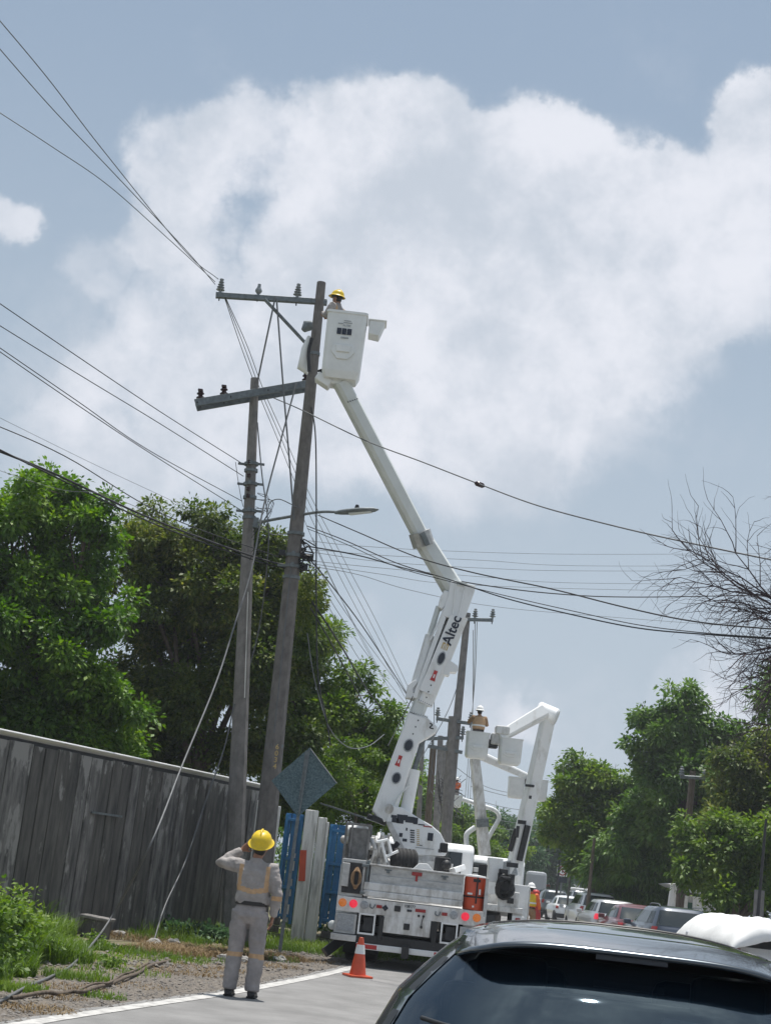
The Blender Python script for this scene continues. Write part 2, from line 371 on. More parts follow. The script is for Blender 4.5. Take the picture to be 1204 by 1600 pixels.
# ================================================================ PLANK FENCE
fa = P(0, 1143, 1); # rays only; the fence line on the ground:
def at_height(px, py, z):
    d = ray(px, py); return EYE + d * ((z - EYE.z) / d.z)
FH = 2.95
FA = at_height(0, 1147, FH); FB = at_height(410, 1232, FH); FA.z = FB.z = 0
fdir = (FB - FA).normalized(); fn = Vector((fdir.y, -fdir.x, 0))   # towards the road
F0 = FA - fdir * 4.0; flen = (FB - F0).length
fence = thing('plank_fence', F0, 'tall dark weathered concrete plank fence with a bright white coping behind the verge', 'fence')
MT['plank'] = mat('weathered_concrete_plank', (.165, .155, .142), .95, col2=(.052, .051, .050), vs=2.6, stretch=(3, 3, .55), thr=(.3, .72), bump=.6, bs=40, det=10)
MT['plank2'] = mat('flaking_whitewashed_plank', (.22, .21, .20), .95, col2=(.075, .073, .072), vs=3.2, stretch=(3, 3, .45), thr=(.38, .62), bump=.6, bs=40, det=10)
# pale bare patches along the top of each plank and a few flakes lower down
for key in ('plank', 'plank2'):
    m = MT[key]; t = m.node_tree; b = t.nodes['Principled BSDF']; old = b.inputs['Base Color'].links[0].from_socket
    tcn = t.nodes.new('ShaderNodeTexCoord'); sp = t.nodes.new('ShaderNodeSeparateXYZ')
    gm = t.nodes.new('ShaderNodeNewGeometry'); t.links.new(gm.outputs['Position'], sp.inputs[0])
    mp = t.nodes.new('ShaderNodeMapping'); t.links.new(gm.outputs['Position'], mp.inputs[0]); mp.inputs['Scale'].default_value = (2.2, 2.2, .8)
    n = t.nodes.new('ShaderNodeTexNoise'); t.links.new(mp.outputs[0], n.inputs['Vector']); n.inputs['Scale'].default_value = 1.6; n.inputs['Detail'].default_value = 9; n.inputs['Roughness'].default_value = .65
    a = t.nodes.new('ShaderNodeMath'); a.operation = 'MULTIPLY_ADD'; t.links.new(sp.outputs['Z'], a.inputs[0]); a.inputs[1].default_value = .42; a.inputs[2].default_value = -1.42
    mxx = t.nodes.new('ShaderNodeMath'); mxx.operation = 'MAXIMUM'; t.links.new(a.outputs[0], mxx.inputs[0]); mxx.inputs[1].default_value = -.33
    s = t.nodes.new('ShaderNodeMath'); s.operation = 'ADD'; t.links.new(n.outputs['Fac'], s.inputs[0]); t.links.new(mxx.outputs[0], s.inputs[1])
    mr = t.nodes.new('ShaderNodeMapRange'); mr.interpolation_type = 'SMOOTHSTEP'; t.links.new(s.outputs[0], mr.inputs[0]); mr.inputs[1].default_value = .20; mr.inputs[2].default_value = .27
    if key == 'plank': mr.inputs[1].default_value = .27; mr.inputs[2].default_value = .34
    mm = t.nodes.new('ShaderNodeMix'); mm.data_type = 'RGBA'; t.links.new(mr.outputs[0], mm.inputs[0]); t.links.new(old, mm.inputs[6]); mm.inputs[7].default_value = (.30, .29, .275, 1)
    t.links.new(mm.outputs[2], b.inputs['Base Color'])
s = 0.0; i = 0
while s < flen - .05:
    w = .30 + rnd.random() * .10
    if s + w > flen: w = flen - s
    tilt = (rnd.random() - .5) * .012; dep = rnd.random() * .03; top = FH - .03 - rnd.random() * .03
    c = F0 + fdir * (s + w / 2) + fn * dep
    gap = .016 + rnd.random() * .026
    b = MB(); rot = Matrix((fdir, fn, Vector((0, 0, 1)))).transposed() @ Matrix.Rotation(tilt, 3, 'Y')
    b.box((c.x, c.y, top / 2 - .02), (w - gap, .05, top), rot)
    b.out('plank', 'plank' if rnd.random() < .6 else 'plank2', fence, bevel=.008)
    s += w; i += 1
b = MB(); rot = Matrix((fdir, fn, Vector((0, 0, 1)))).transposed(); c = F0 + fdir * flen / 2 + fn * .02
b.box((c.x, c.y, FH + .035), (flen, .15, .03), rot @ Matrix.Rotation(R(24), 3, 'X')); b.out('coping', 'tarp', fence, bevel=.008)
b = MB(); c = F0 + fdir * flen / 2 - fn * .07; b.box((c.x, c.y, FH / 2), (flen, .05, FH), rot); b.out('backing', 'dark', fence)
q = F0 + fdir * (4.0 + 3.2) + fn * .085
b = MB(); b.box((q.x, q.y, 1.98), (.95, .03, .035), rot); b.out('iron_strap', 'galv', fence)

# ================================================================ GATES, PILLARS, SHELTER ROOF behind the sign
GY = 31.5
def up_px(px, Y, z):      # a point at depth Y on the vertical line through the ground pixel column
    lo = P(px, 1300, Y); return Vector((lo.x, Y, z))
pil = thing('white_gate_pillar', P(474, 1455, GY) * 1.0, 'flaking white gate pillar with an orange notice between two blue gates', 'pillar')
pil.location.z = 0; gx = pil.location.x
b = MB(); b.box((gx - .11, GY, 1.30), (.26, .25, 2.60)); b.box((gx + .12, GY + .05, 1.24), (.18, .25, 2.48)); b.out('shaft', 'whitew', pil, bevel=.015)
b = MB(); b.box((gx + .235, GY - .02, 1.2), (.05, .2, 2.4)); b.box((gx + .0, GY - .14, 1.22), (.04, .04, 2.3)); b.out('edge_moulding', 'whitew', pil, bevel=.01)
b = MB(); b.box((gx - .17, GY - .14, 1.50), (.13, .02, .60), Matrix.Rotation(R(-4), 3, 'Y')); b.out('notice', 'orange', pil)
def blue_gate(x0, x1, top, label):
    g = thing('blue_gate', (x0, GY + .1, 0), label, 'gate')
    w = x1 - x0; n = max(3, int(w / .14)); 
    for k in range(n):
        bb = MB(); bb.box((x0 + w * (k + .5) / n, GY + .12 + (k % 2) * .015, top / 2 + .25), (w / n - .012, .03, top - .35)); bb.out('panel', 'bluep', g, bevel=.004)
    for z in (.5, 1.05, 1.6, top - .05):
        bb = MB(); bb.box(((x0 + x1) / 2, GY + .06, z), (w, .05, .06)); bb.out('rail', 'bluep', g, bevel=.005)
    for x in (x0 + .03, x1 - .03):
        bb = MB(); bb.box((x, GY + .04, top / 2 + .2), (.06, .06, top - .3)); bb.out('stile', 'bluep', g, bevel=.005)
    for k in range(3):
        bb = MB(); bb.box((x0 + w * .72, GY + .095, .55 + k * .5), (.05, .02, .34)); bb.out('white_slat', 'whitew', g)
xl = P(437, 1350, GY).x; xr = P(548, 1350, GY).x
blue_gate(xl, gx - .26, 2.42, 'blue metal gate between the near utility pole and the white pillar')
blue_gate(gx + .28, xr, 2.30, 'blue metal gate right of the white pillar beside the bucket truck')
b = MB(); x = P(431, 1300, GY).x; b.box((x, GY - .1, 1.3), (.09, .09, 2.6)); o = b.out('gate_post', 'whitew', origin=(x, GY - .1, 0), bevel=.01); tag(o, 'slim white post standing against the left blue gate', 'post')
b = MB(); x0 = xl - .2; x1 = xr + 1.2
sw = thing('rubble_wall', (x0, GY, 0), 'low dark rubble base wall running below the blue gates', 'wall')
for r_ in range(3):
    x = x0 - rnd.random() * .1
    while x < x1:
        w = .18 + rnd.random() * .18
        bb = MB(); bb.box((x + w / 2, GY - .06 - rnd.random() * .03, .08 + r_ * .15), (w - .02, .16, .135), Matrix.Rotation((rnd.random() - .5) * .08, 3, 'Y'))
        if abs(x + .1 - gx) > .38: bb.out('stone', 'plank', sw, bevel=.02)
        else: bb.bm.free()
        x += w
b = MB(); rp = [P(500, 1254, GY + 1.2), P(570, 1277, GY - .8), P(568, 1283, GY - .8), P(498, 1262, GY + 1.2)]
b.prism([rp[0], rp[1], rp[1] + Vector((0, 0, -.035)), rp[0] + Vector((0, 0, -.035))], (.25, 2.2, .03)); o = b.out('shelter_roof', 'galv', origin=rp[0]); tag(o, 'thin pale sheet roof sloping above the right blue gate', 'roof')
b = MB(); x = P(556, 1300, GY + .8).x; b.box((x, GY + .6, 1.2), (.07, .07, 2.4)); o = b.out('roof_post', 'dark', origin=(x, GY + .6, 0)); tag(o, 'slim dark post carrying the thin roof above the right gate', 'post')
# white wall seen between the two near poles
b = MB(); x0 = P(396, 1300, GY - 1).x; x1 = P(428, 1300, GY - 1).x
b.box(((x0 + x1) / 2, GY - .9, 1.32), (x1 - x0, .2, 2.64)); o = b.out('white_wall', 'whitew', origin=((x0 + x1) / 2, GY - .9, 0), bevel=.01); tag(o, 'short white wall at the end of the dark plank fence', 'wall')

# ================================================================ UTILITY POLES
def pole_shaft(par, A, B, ra, rb, m, name='shaft'):
    b = MB(); b.tube([A, A.lerp(B, .5), B], [ra, (ra + rb) / 2, rb], 8); return b.out(name, m, par, smooth=20)
def insulator(par, base, upv, h, r, m, name='insulator', n=3):
    prof = [(r * .35, 0), (r * .35, h * .12)]
    for k in range(n):
        z = h * (.15 + .7 * k / n); d = h * .7 / n
        rr_ = r * (1 - .12 * k); prof += [(rr_ * .55, z), (rr_, z + d * .25), (rr_, z + d * .4), (rr_ * .55, z + d * .75)]
    prof += [(r * .45, h * .86), (r * .5, h * .95), (r * .2, h)]
    b = MB(); b.lathe(prof, base, upv, 14); i_ = b.out(name, m, par, smooth=50)
    b = MB(); b.tube([Vector(base) - Vector(upv) * h * .55, Vector(base) + Vector(upv) * h * .1], r * .16, 6); b.out('pin', 'dark', i_)
def band(par, c, ax, r, ears=True, name='clamp'):
    ax = ax.normalized(); b = MB(); b.lathe([(r, -.03), (r + .012, -.03), (r + .012, .03), (r, .03)], c, ax, 12)
    if ears:
        e = Vector((1, 0, 0)); e = (e - ax * e.dot(ax)).normalized()
        for s_ in (-1, 1): b.box(c + e * s_ * (r + .06), (.14, .05, .04))
        b.box(c + Vector((0, -r - .03, 0)), (.06, .05, .09))
    b.out(name, 'galv', par)

# near tall pole
Y1 = 26.5
A1 = G(397, 1478); B1 = P(502, 441, A1.y - .35)
Y1 = A1.y
tall = thing('utility_pole', A1, 'tallest concrete utility pole, right of the pair, with crossarm at its very top', 'utility pole')
shaft1 = pole_shaft(tall, A1 - Vector((0, 0, .2)), B1, .215, .088, 'conc')
ax1 = (B1 - A1).normalized()
def on1(py):   # point on the tall pole's axis at picture row py
    t = 0
    for k in range(60):
        q = A1.lerp(B1, k / 60); d = q - EYE; y = 800 - FPX * d.dot(up) / d.dot(fwd)
        if y <= py: return q
    return B1
c1 = P(510, 472, Y1 - .25); c0 = P(337, 461, Y1 - .55)
b = MB(); b.beam(c0, c1, .105, .10, ref=(0, 1, 0), ch=.05); arm = b.out('crossarm', 'galv', tall)
for px, py, mm, nn_ in ((343, 458, 'porc', 4), (402, 462, 'porc', 1), (463, 464, 'porc', 4)):
    q = c0.lerp(c1, (px - 337) / 173.0) + Vector((0, 0, .055)); insulator(tall, q, (0, 0, 1), .30 if nn_ > 1 else .24, .085 if nn_ > 1 else .07, mm, n=nn_)
b = MB(); b.tube([P(413, 467, Y1 - .5), P(497, 557, Y1 - .3)], .034, 8); b.out('brace', 'galv', tall)
b = MB(); b.box(P(499, 472, Y1 - .32), (.30, .10, .10)); b.out('bracket', 'galv', tall, bevel=.01)
for py in (871, 890, 905, 850, 555, 1180): band(tall, on1(py), ax1, .16 if py > 800 else .105, ears=py in (871, 890))
b = MB()
for k in range(26):
    q = on1(880) + Vector((.16 + rnd.random() * .10, -.12 + rnd.random() * .1, (rnd.random() - .5) * .55)); b.tube(smoothpath([q, q + Vector((rnd.random() * .2 - .1, -.04, rnd.random() * .2 - .1)), q + Vector((rnd.random() * .3 - .1, 0, -.15 * rnd.random()))], 3), .008 + .01 * rnd.random(), 5)
b.box(on1(872) + Vector((.27, -.05, 0)), (.22, .1, .1)); b.box(on1(872) + Vector((-.22, -.05, .02)), (.12, .1, .1)); b.box(on1(893) + Vector((.22, -.05, 0)), (.14, .1, .12))
tag(b.out('splice_bundle', 'black', tall), kind='stuff')
b = MB(); b.tube([on1(900) + Vector((-.02, -.17, 0)), on1(1150) + Vector((-.02, -.2, 0))], .012, 6); b.out('down_conduit', 'wireg', tall)
# stencilled number on the pole
mw = Matrix.Translation(on1(1195) + Vector((.06, -.20, 0))) @ Matrix.Rotation(R(90), 4, 'X')
for k, ch_ in enumerate('6034'): text(ch_, .13, Matrix.Translation((0, 0, .18 - .12 * k)) @ mw, 'gold', shaft1, name='stencil')

# near shorter pole
A2 = G(362, 1471); Y2 = A2.y; B2 = P(398, 591, Y2 - .2); ax2 = (B2 - A2).normalized()
shortp = thing('utility_pole', A2, 'shorter leaning concrete utility pole, left of the pair, with tilted double crossarm', 'utility pole')
pole_shaft(shortp, A2 - Vector((0, 0, .2)), B2, .20, .082, 'conc2')
def on2(py):
    for k in range(80):
        q = A2.lerp(B2, k / 80); d = q - EYE; y = 800 - FPX * d.dot(up) / d.dot(fwd)
        if y <= py: return q
    return B2
d0 = P(306, 633, Y2 - .7); d1 = P(487, 602, Y2 + .1)
for k, nm in ((-1, 'crossarm'), (1, 'crossarm')):
    off = Vector((0, .12 * k, -.01 * k)); b = MB(); b.beam(d0 + off, d1 + off, .15, .05, ch=.05); b.out(nm, 'galv', shortp)
for t_ in (.02, .30, .62, .97):
    q = d0.lerp(d1, t_); b = MB(); b.tube([q + Vector((0, -.2, 0)), q + Vector((0, .2, 0))], .012, 6); b.out('bolt', 'dark', shortp)
for px in (312, 348, 477):
    q = d0.lerp(d1, (px - 306) / 181.0) + Vector((0, 0, .075)); insulator(shortp, q, (-.12, 0, 1), .24, .085, 'porcb', n=2)
    b = MB(); b.box(q + Vector((-.02, -.02, .20)), (.10, .16, .05)); b.out('saddle', 'porcb', shortp, bevel=.015)
for py in (726, 763, 800): band(shortp, on2(py), ax2, .13)
for py in (745, 782, 812): band(shortp, on2(py), ax2, .125, ears=False)
for py in (735, 750, 770, 785): 
    b = MB(); q = on2(py) + Vector((-.03, -.15, 0)); b.lathe([(.03, -.04), (.045, -.02), (.03, 0), (.045, .02), (.03, .04)], q, (0, 0, 1), 10); b.out('spool', 'porcb', shortp, smooth=50)
b = MB()
for k in range(9):
    q = on2(800) + Vector((.12, -.1, (rnd.random() - .5) * .9)); b.tube(smoothpath([q, q + Vector((.18 + .2 * rnd.random(), 0, -.3 * rnd.random())), q + Vector((.05 * rnd.random(), 0, -.5 - .3 * rnd.random()))], 4), .006, 5)
b.out('jumper_tangle', 'wire', shortp)
b = MB(); b.tube([on2(930) + Vector((.05, -.17, 0)), on2(1100) + Vector((.07, -.2, 0))], .010, 6); b.out('ground_wire', 'whitew', shortp)

# street lamp on an arm
l0 = P(398, 817, Y2 - .3); lp = [l0, P(460, 806, Y2 - .8), P(500, 800, Y2 - 1.1), P(525, 800, Y2 - 1.25)]
lamp = thing('street_lamp', l0, 'cobra-head street lamp on a long arm reaching right from the shorter pole', 'street lamp')
b = MB(); b.tube(smoothpath(lp, 6), .032, 8, .026); b.out('arm', 'galv', lamp, smooth=40)
h0 = P(523, 801, Y2 - 1.25); h1 = P(591, 796, Y2 - 1.5); hd = (h1 - h0).normalized()
b = MB(); b.etube([h0, h0.lerp(h1, .15), h0.lerp(h1, .3), h0.lerp(h1, .6), h0.lerp(h1, .9), h1], [(.03, .03), (.05, .06), (.055, .10), (.052, .14), (.035, .10), (.01, .03)], side=(0, 0, 1)); b.out('head', 'galv', lamp, smooth=50)
b = MB(); b.lathe([(.04, 0), (.045, .03), (.03, .08), (.0, .09)], h0.lerp(h1, .5) + Vector((0, 0, .04)), (0, 0, 1)); b.out('photocell', 'dark', lamp, smooth=50)
b = MB(); b.etube([h0.lerp(h1, .35) + Vector((0, 0, -.05)), h0.lerp(h1, .85) + Vector((0, 0, -.04))], [(.02, .08), (.015, .06)], side=(0, 0, 1)); b.out('lens', 'boom', lamp)
b = MB(); b.box(l0 + Vector((.02, 0, 0)), (.1, .12, .2)); b.out('bracket', 'galv', lamp)

# ================================================================ WIRES
def wire(name, pts, r, label, m='wire', cat='wire', group=None, n=8):
    """pts: (px, py, Y) or (px, py, 'z', height)"""
    W_ = [at_height(p[0], p[1], p[3]) if len(p) == 4 else P(*p) for p in pts]
    path = smoothpath(W_, n) if len(W_) > 2 else W_
    b = MB(); b.tube(path, r, 6); o = b.out(name, m, origin=path[0], smooth=80)
    return tag(o, label, cat, group)
zt = P(343, 440, Y1 - .55).z
up_l = 'top power line coming from the upper left to the far insulator, '
wire('power_line', [(-40, -15, 'z', zt + .1), (70, 116, 'z', zt - .35), (160, 233, 'z', zt - .4), (290, 393, 'z', zt - .25), (341, 436, Y1 - .55)], .0075, up_l + 'highest of the three', 'wireg')
wire('power_line', [(-40, 30, 'z', zt + .1), (75, 162, 'z', zt - .3), (170, 262, 'z', zt - .35), (290, 390, 'z', zt - .2), (336, 444, Y1 - .55)], .0075, up_l + 'middle of the three', 'wireg')
wire('power_line', [(-40, 150, 'z', zt + .1), (80, 228, 'z', zt - .3), (170, 290, 'z', zt - .35), (262, 372, 'z', zt - .15), (336, 440, Y1 - .55)], .0075, up_l + 'lowest of the three', 'wireg')
z7 = P(372, 724, Y2).z; z6 = P(378, 790, Y2).z
wire('secondary_line', [(-40, 447, 'z', z7 + .2), (120, 556, 'z', z7 - .1), (250, 643, 'z', z7 - .1), (378, 724, Y2 - .1)], .008, 'secondary line to the topmost clamp of the shorter pole', 'wire')
wire('secondary_line', [(-40, 484, 'z', z7 + .1), (120, 583, 'z', z7 - .2), (250, 662, 'z', z7 - .25), (380, 744, Y2 - .1)], .008, 'secondary line to the second clamp of the shorter pole', 'wire')
wire('secondary_line', [(-40, 516, 'z', z6 + .25), (120, 626, 'z', z6 - .0), (230, 702, 'z', z6 - .1), (378, 783, Y2 - .1)], .0075, 'upper of two close secondary lines reaching the lower clamps', 'wire')
wire('secondary_line', [(-40, 522, 'z', z6 + .2), (120, 632, 'z', z6 - .1), (230, 705, 'z', z6 - .15), (376, 797, Y2 - .1)], .0075, 'lower of two close secondary lines reaching the lower clamps', 'wire')
z5 = P(440, 885, Y1).z
wire('phone_cable', [(-40, 633, 'z', z5 + 1.1), (140, 722, 'z', z5 + .8), (270, 783, 'z', z5 + .6), (372, 832, Y2 + .3)], .004, 'thinnest faint line left of the shorter pole above the tree', 'wireg')
wire('phone_cable', [(-40, 650, 'z', z5 + .4), (100, 712, 'z', z5 + .1), (260, 806, 'z', z5 - .1), (440, 872, Y1 - .2)], .008, 'sagging cable passing over the dark tree to the tall pole', 'wire')
wire('phone_cable', [(-40, 690, 'z', z5 + .2), (80, 738, 'z', z5 + .0), (240, 812, 'z', z5 - .1), (400, 871, Y1 - .4), (470, 888, Y1 - .2)], .018, 'thick black telephone cable to the tall pole, upper of a pair', 'wire')
wire('phone_cable', [(-40, 683, 'z', z5 + .2), (80, 742, 'z', z5 - .05), (240, 818, 'z', z5 - .15), (400, 876, Y1 - .4), (470, 893, Y1 - .2)], .013, 'black telephone cable to the tall pole, lower of a pair', 'wire')
wire('phone_cable', [(-40, 722, 'z', z5 - .1), (90, 764, 'z', z5 - .3), (170, 775, 'z', z5 - .35), (300, 832, 'z', z5 - .4)], .004, 'faint thin line crossing the top of the leftmost tree', 'wireg')
for k, (dx, lb) in enumerate(((0, 'left'), (5, 'middle'), (10, 'right'))):
    wire('power_line', [(351 + dx * .2, 466, Y1 - .55), (376 + dx, 540, Y1 + 1), (402 + dx, 610, Y1 + 3), (432 + dx * 1.2, 682, Y1 + 6), (470 + dx * 1.5, 775, Y1 + 11), (520 + dx * 2, 880, Y1 + 18), (575 + dx * 2, 985, Y1 + 24), (650 + dx, 1122, Y1 + 29)], .008, 'thin line dropping from the far insulator behind both poles, ' + lb + ' of three', 'wireg')
wire('guy_rod', [(430, 464, Y1 - .5), (416, 530, Y1 - .4), (403, 592, Y2 - .2)], .018, 'steel strand from the top crossarm down to the top of the shorter pole', 'wireg', 'guy strand')
wire('guy_rod', [(432, 468, Y1 - .5), (442, 600, Y1 - .5), (452, 720, Y1 - .5), (459, 812, Y1 - .4)], .017, 'steel strand hanging straight from the top crossarm to the tall pole', 'wireg', 'guy strand')
wire('guy_rod', [(402, 660, Y2 - .3), (409, 740, Y2 - .4), (417, 800, Y2 - .5), (419, 860, Y2 - .5), (404, 985, Y2 + .2), (372, 1100, Y2 + .2)], .013, 'dark strand curving down beside the shorter pole', 'wireg', 'guy strand')
g_end = G(60, 1552); g1 = G(172, 1452)
gpts = [(463, 598, Y2 - .2), (438, 690, Y2 - .6), (412, 790, Y2 - 1.0), (393, 890, Y2 - 1.6), (366, 978, Y2 - 2.2), (337, 1068, Y2 - 3.0), (285, 1195, Y2 - 4.4), (235, 1320, Y2 - 6.2)]
def guyraw(name, pts3, r, label, m, cat):
    path = smoothpath(pts3, 8); b = MB(); b.tube(path, r, 8); o = b.out(name, m, origin=path[0], smooth=80); return tag(o, label, cat)
guyraw('guy_cable', [P(*q) for q in gpts] + [G(170, 1440, .35), G(118, 1503, .04), G(78, 1527, .03), G(40, 1543, .03), G(0, 1565, .03), G(-60, 1590, .03)], .016, 'long grey guy cable slanting from the tilted crossarm down to the grass at lower left', 'wireal', 'guy cable')
guyraw('guy_cable', [P(366, 1100, Y2 - .2), P(350, 1170, Y2 - .3), P(322, 1250, Y2 - .7), P(290, 1345, Y2 - 1.6), P(258, 1415, Y2 - 2.6), G(240, 1472, .02)], .014, 'shorter grey guy cable slanting from the shorter pole in front of the fence', 'wireal', 'guy cable')
guyraw('fallen_cable', [G(18, 1560, .02), G(70, 1551, .05), G(90, 1553, .03), G(112, 1550, .03), G(130, 1550, .05), G(150, 1543, .05), G(172, 1538, .03), G(195, 1528, .05), G(215, 1521, .03), G(235, 1509, .04), G(266, 1501, .02)], .021, 'dark fallen branch-like cable lying along the gravel verge', 'bark', 'cable')
guyraw('fallen_cable', [G(120, 1549, .03), G(145, 1538, .05), G(170, 1536, .06), G(190, 1524, .03), G(205, 1519, .05), G(232, 1505, .02), G(250, 1490, .02)], .014, 'thinner dark branch-like cable lying behind the longer one on the gravel', 'bark', 'cable')
# to the right across the sky
wire('span_cable', [(428, 622, Y2 + .1), (470, 640, 28), (570, 688, 27), (660, 722, 26), (745, 755, 25), (840, 790, 24), (960, 822, 22), (1075, 848, 21), (1230, 880, 20)], .012, 'thick grey cable with dark splice crossing the open sky right of the bucket', 'wireal')
b = MB(); q0 = P(741, 754, 25); q1 = P(757, 760, 25); b.tube([q0, q0.lerp(q1, .2), q0.lerp(q1, .8), q1], [.015, .045, .045, .015], 8); o = b.out('splice_clamp', 'porcb', origin=q0, smooth=50); tag(o, 'dark red splice clamp on the thick cable against the sky', 'splice')
wire('service_cable', [(497, 805, Y1), (560, 832, 25.5), (650, 870, 24.5), (740, 895, 23.5), (860, 920, 22), (980, 950, 21), (1090, 972, 20), (1230, 985, 19)], .011, 'twisted black cable from the tall pole sagging highest on the right side')
wire('service_cable', [(480, 822, Y1), (540, 845, 26), (620, 880, 25), (700, 905, 24), (790, 935, 23), (900, 962, 22), (1000, 982, 21), (1110, 992, 20), (1230, 1000, 19)], .010, 'twisted black cable from the tall pole ending lowest on the right side')
wire('service_cable', [(480, 826, Y1), (540, 850, 26), (620, 886, 25), (700, 908, 24), (790, 931, 23), (900, 956, 22), (1000, 977, 21), (1110, 990, 20), (1230, 998, 19)], .007, 'second strand twisted close above the lowest black cable on the right')
wire('service_cable', [(478, 853, Y1), (560, 868, 27), (640, 890, 29), (740, 912, 31), (870, 928, 33), (1000, 933, 36), (1230, 929, 40)], .013, 'heavy black cable running almost level behind the bare tree')
for k, (pts, lb) in enumerate([
    ([(482, 845, Y1), (560, 853, 34), (700, 861, 42), (900, 866, 48), (1230, 865, 52)], 'topmost'),
    ([(482, 858, Y1), (600, 868, 34), (760, 876, 42), (900, 884, 48), (1230, 884, 52)], 'second from top'),
    ([(482, 862, Y1), (600, 878, 34), (760, 888, 42), (900, 892, 48), (1230, 892, 52)], 'third from top'),
    ([(482, 876, Y1), (600, 888, 34), (760, 902, 42), (900, 911, 48), (1230, 913, 52)], 'fourth from top'),
    ([(482, 880, Y1), (600, 898, 34), (700, 912, 42), (900, 920, 48), (1230, 926, 52)], 'fifth from top'),
    ([(482, 884, Y1), (560, 898, 30), (640, 922, 34), (760, 946, 40), (900, 960, 46), (1230, 985, 50)], 'lowest')]):
    wire('distant_line', pts, .006, 'faint thin line running level across the right sky, ' + lb, 'wireg')
fan = [([(480, 870, Y1), (510, 905, 30), (560, 970, 36), (600, 1030, 42), (640, 1092, 48)], .013, 'rightmost heavy line fanning down from the tall pole to the lower boom'),
       ([(487, 940, Y1), (530, 1005, 30), (575, 1080, 37), (615, 1130, 44), (642, 1160, 50)], .018, 'heaviest cable fanning down right from the tall pole behind the trees'),
       ([(485, 950, Y1), (520, 1010, 30), (555, 1075, 37), (580, 1120, 44)], .014, 'lower heavy cable fanning down right from the tall pole'),
       ([(482, 890, Y1), (520, 960, 31), (575, 1050, 40), (640, 1125, 50)], .006, 'thin fan line from the tall pole, first from left'),
       ([(484, 880, Y1), (530, 960, 31), (590, 1045, 40), (650, 1120, 50)], .006, 'thin fan line from the tall pole, second from left'),
       ([(486, 870, Y1), (535, 950, 31), (600, 1040, 40), (655, 1112, 50)], .006, 'thin fan line from the tall pole, third from left'),
       ([(488, 840, Y1), (525, 920, 31), (570, 1010, 38), (610, 1080, 46)], .005, 'thin fan line from the tall pole, steepest of them'),
       ([(470, 800, Y1), (500, 870, 30), (540, 950, 36), (600, 1060, 45)], .005, 'thin line starting just under the street lamp and dropping right')]
for pts, r_, lb in fan: wire('fan_cable', pts, r_, lb, 'wireg' if r_ < .01 else 'wire')
wire('hanging_cable', [(478, 610, Y1 - .2), (488, 645, Y1 - .4), (493, 690, Y1 - .5), (494, 800, Y1 - .5), (494, 950, Y1 - .5), (497, 1060, Y1 - .5), (510, 1125, Y1 - .6), (516, 1165, Y1 - .6)], .014, 'long black cable hanging straight down right of the tall pole')
wire('hanging_cable', [(480, 990, Y1 - .1), (487, 1040, Y1 - .2), (497, 1085, Y1 - .2), (516, 1140, Y1), (545, 1168, Y1 + 3), (575, 1166, Y1 + 5), (600, 1148, Y1 + 8)], .010, 'slack cable looping in front of the trees below the tall pole', 'wireg')
wire('hanging_cable', [(418, 800, Y2), (422, 785, Y2 - .2), (436, 780, Y1 - .6), (455, 788, Y1 - .6), (470, 795, Y1 - .3)], .010, 'short curved lead joining the street lamp and the tall pole', 'wireg')
wire('hanging_cable', [(368, 722, Y2 - .2), (371, 745, Y2 - .2), (376, 775, Y2 - .2), (380, 792, Y2 - .15)], .006, 'thin jumper hanging left of the shorter pole clamps')
wire('hanging_cable', [(404, 820, Y2), (425, 835, Y2), (450, 833, Y2), (470, 826, Y1 - .3)], .007, 'short slack jumper between the two near poles under the lamp arm', 'wireg')
wire('hanging_cable', [(408, 815, Y2), (430, 832, Y2), (455, 848, Y2), (480, 868, Y1 - .3)], .008, 'straight jumper slanting down between the two near poles', 'wire')
wire('boom_rope', [(606, 1165, 30), (625, 1128, 29), (645, 1088, 28.4)], .010, 'short taut rope running up to the lower boom joint', 'wireg', 'rope')

# ================================================================ FAR POLES
def far_pole(bpx, bpy_, tpx, tpy, Y, ra, rb, label, arms=(), m='conc2', name='utility_pole'):
    A = P(bpx, bpy_, Y); A.z = 0; B = P(tpx, tpy, Y)
    A = Vector((P(bpx, bpy_, Y).x, Y, 0))
    t = thing(name, A, label, 'utility pole'); b = MB(); b.tube([A, A.lerp(B, .5), B], [ra, (ra + rb) / 2, rb], 8); b.out('shaft', m, t, smooth=20)
    for (x0, y0, x1, y1, ins) in arms:
        a_, b_ = P(x0, y0, Y - .15), P(x1, y1, Y - .15); bb = MB(); bb.beam(a_, b_, .11, .11, ch=.05); bb.out('crossarm', 'galv', t)
        for k in ins:
            q = a_.lerp(b_, k); insulator(t, q + Vector((0, 0, .05)), (0, 0, 1), .34, .11, 'porc', n=3)
    return t
YF = 52
far_pole(690, 1372, 730, 958, YF, .20, .11, 'tall far concrete pole with insulators at its top right, beyond the lower boom', [(722, 968, 770, 969, (.40, .97)), (681, 1123, 736, 1131, (.03, .97)), (655, 1155, 724, 1153, (.3, .97)), (668, 1166, 722, 1176, ())], 'conc2')
b = MB(); q = P(702, 1235, YF - .2); b.tube([P(694, 1368, YF - .1), P(700, 1240, YF - .1), P(708, 1120, YF - .1)], [.20, .17, .16], 8); o = b.out('pole_stub', 'conc2', origin=q, smooth=20); tag(o, 'thick lower pole lashed in front of the tall far pole', 'pole')
far_pole(664, 1370, 677, 1165, 60, .15, .13, 'dark weathered wooden pole among the far pole cluster', m='bark')
far_pole(652, 1370, 660, 1160, 72, .13, .10, 'thin pale pole leftmost in the far pole cluster', m='conc2')
far_pole(680, 1370, 688, 1150, 78, .20, .14, 'grey pole just left of the tall far pole in the cluster', [(672, 1168, 700, 1172, (.1, .9))], 'conc2')
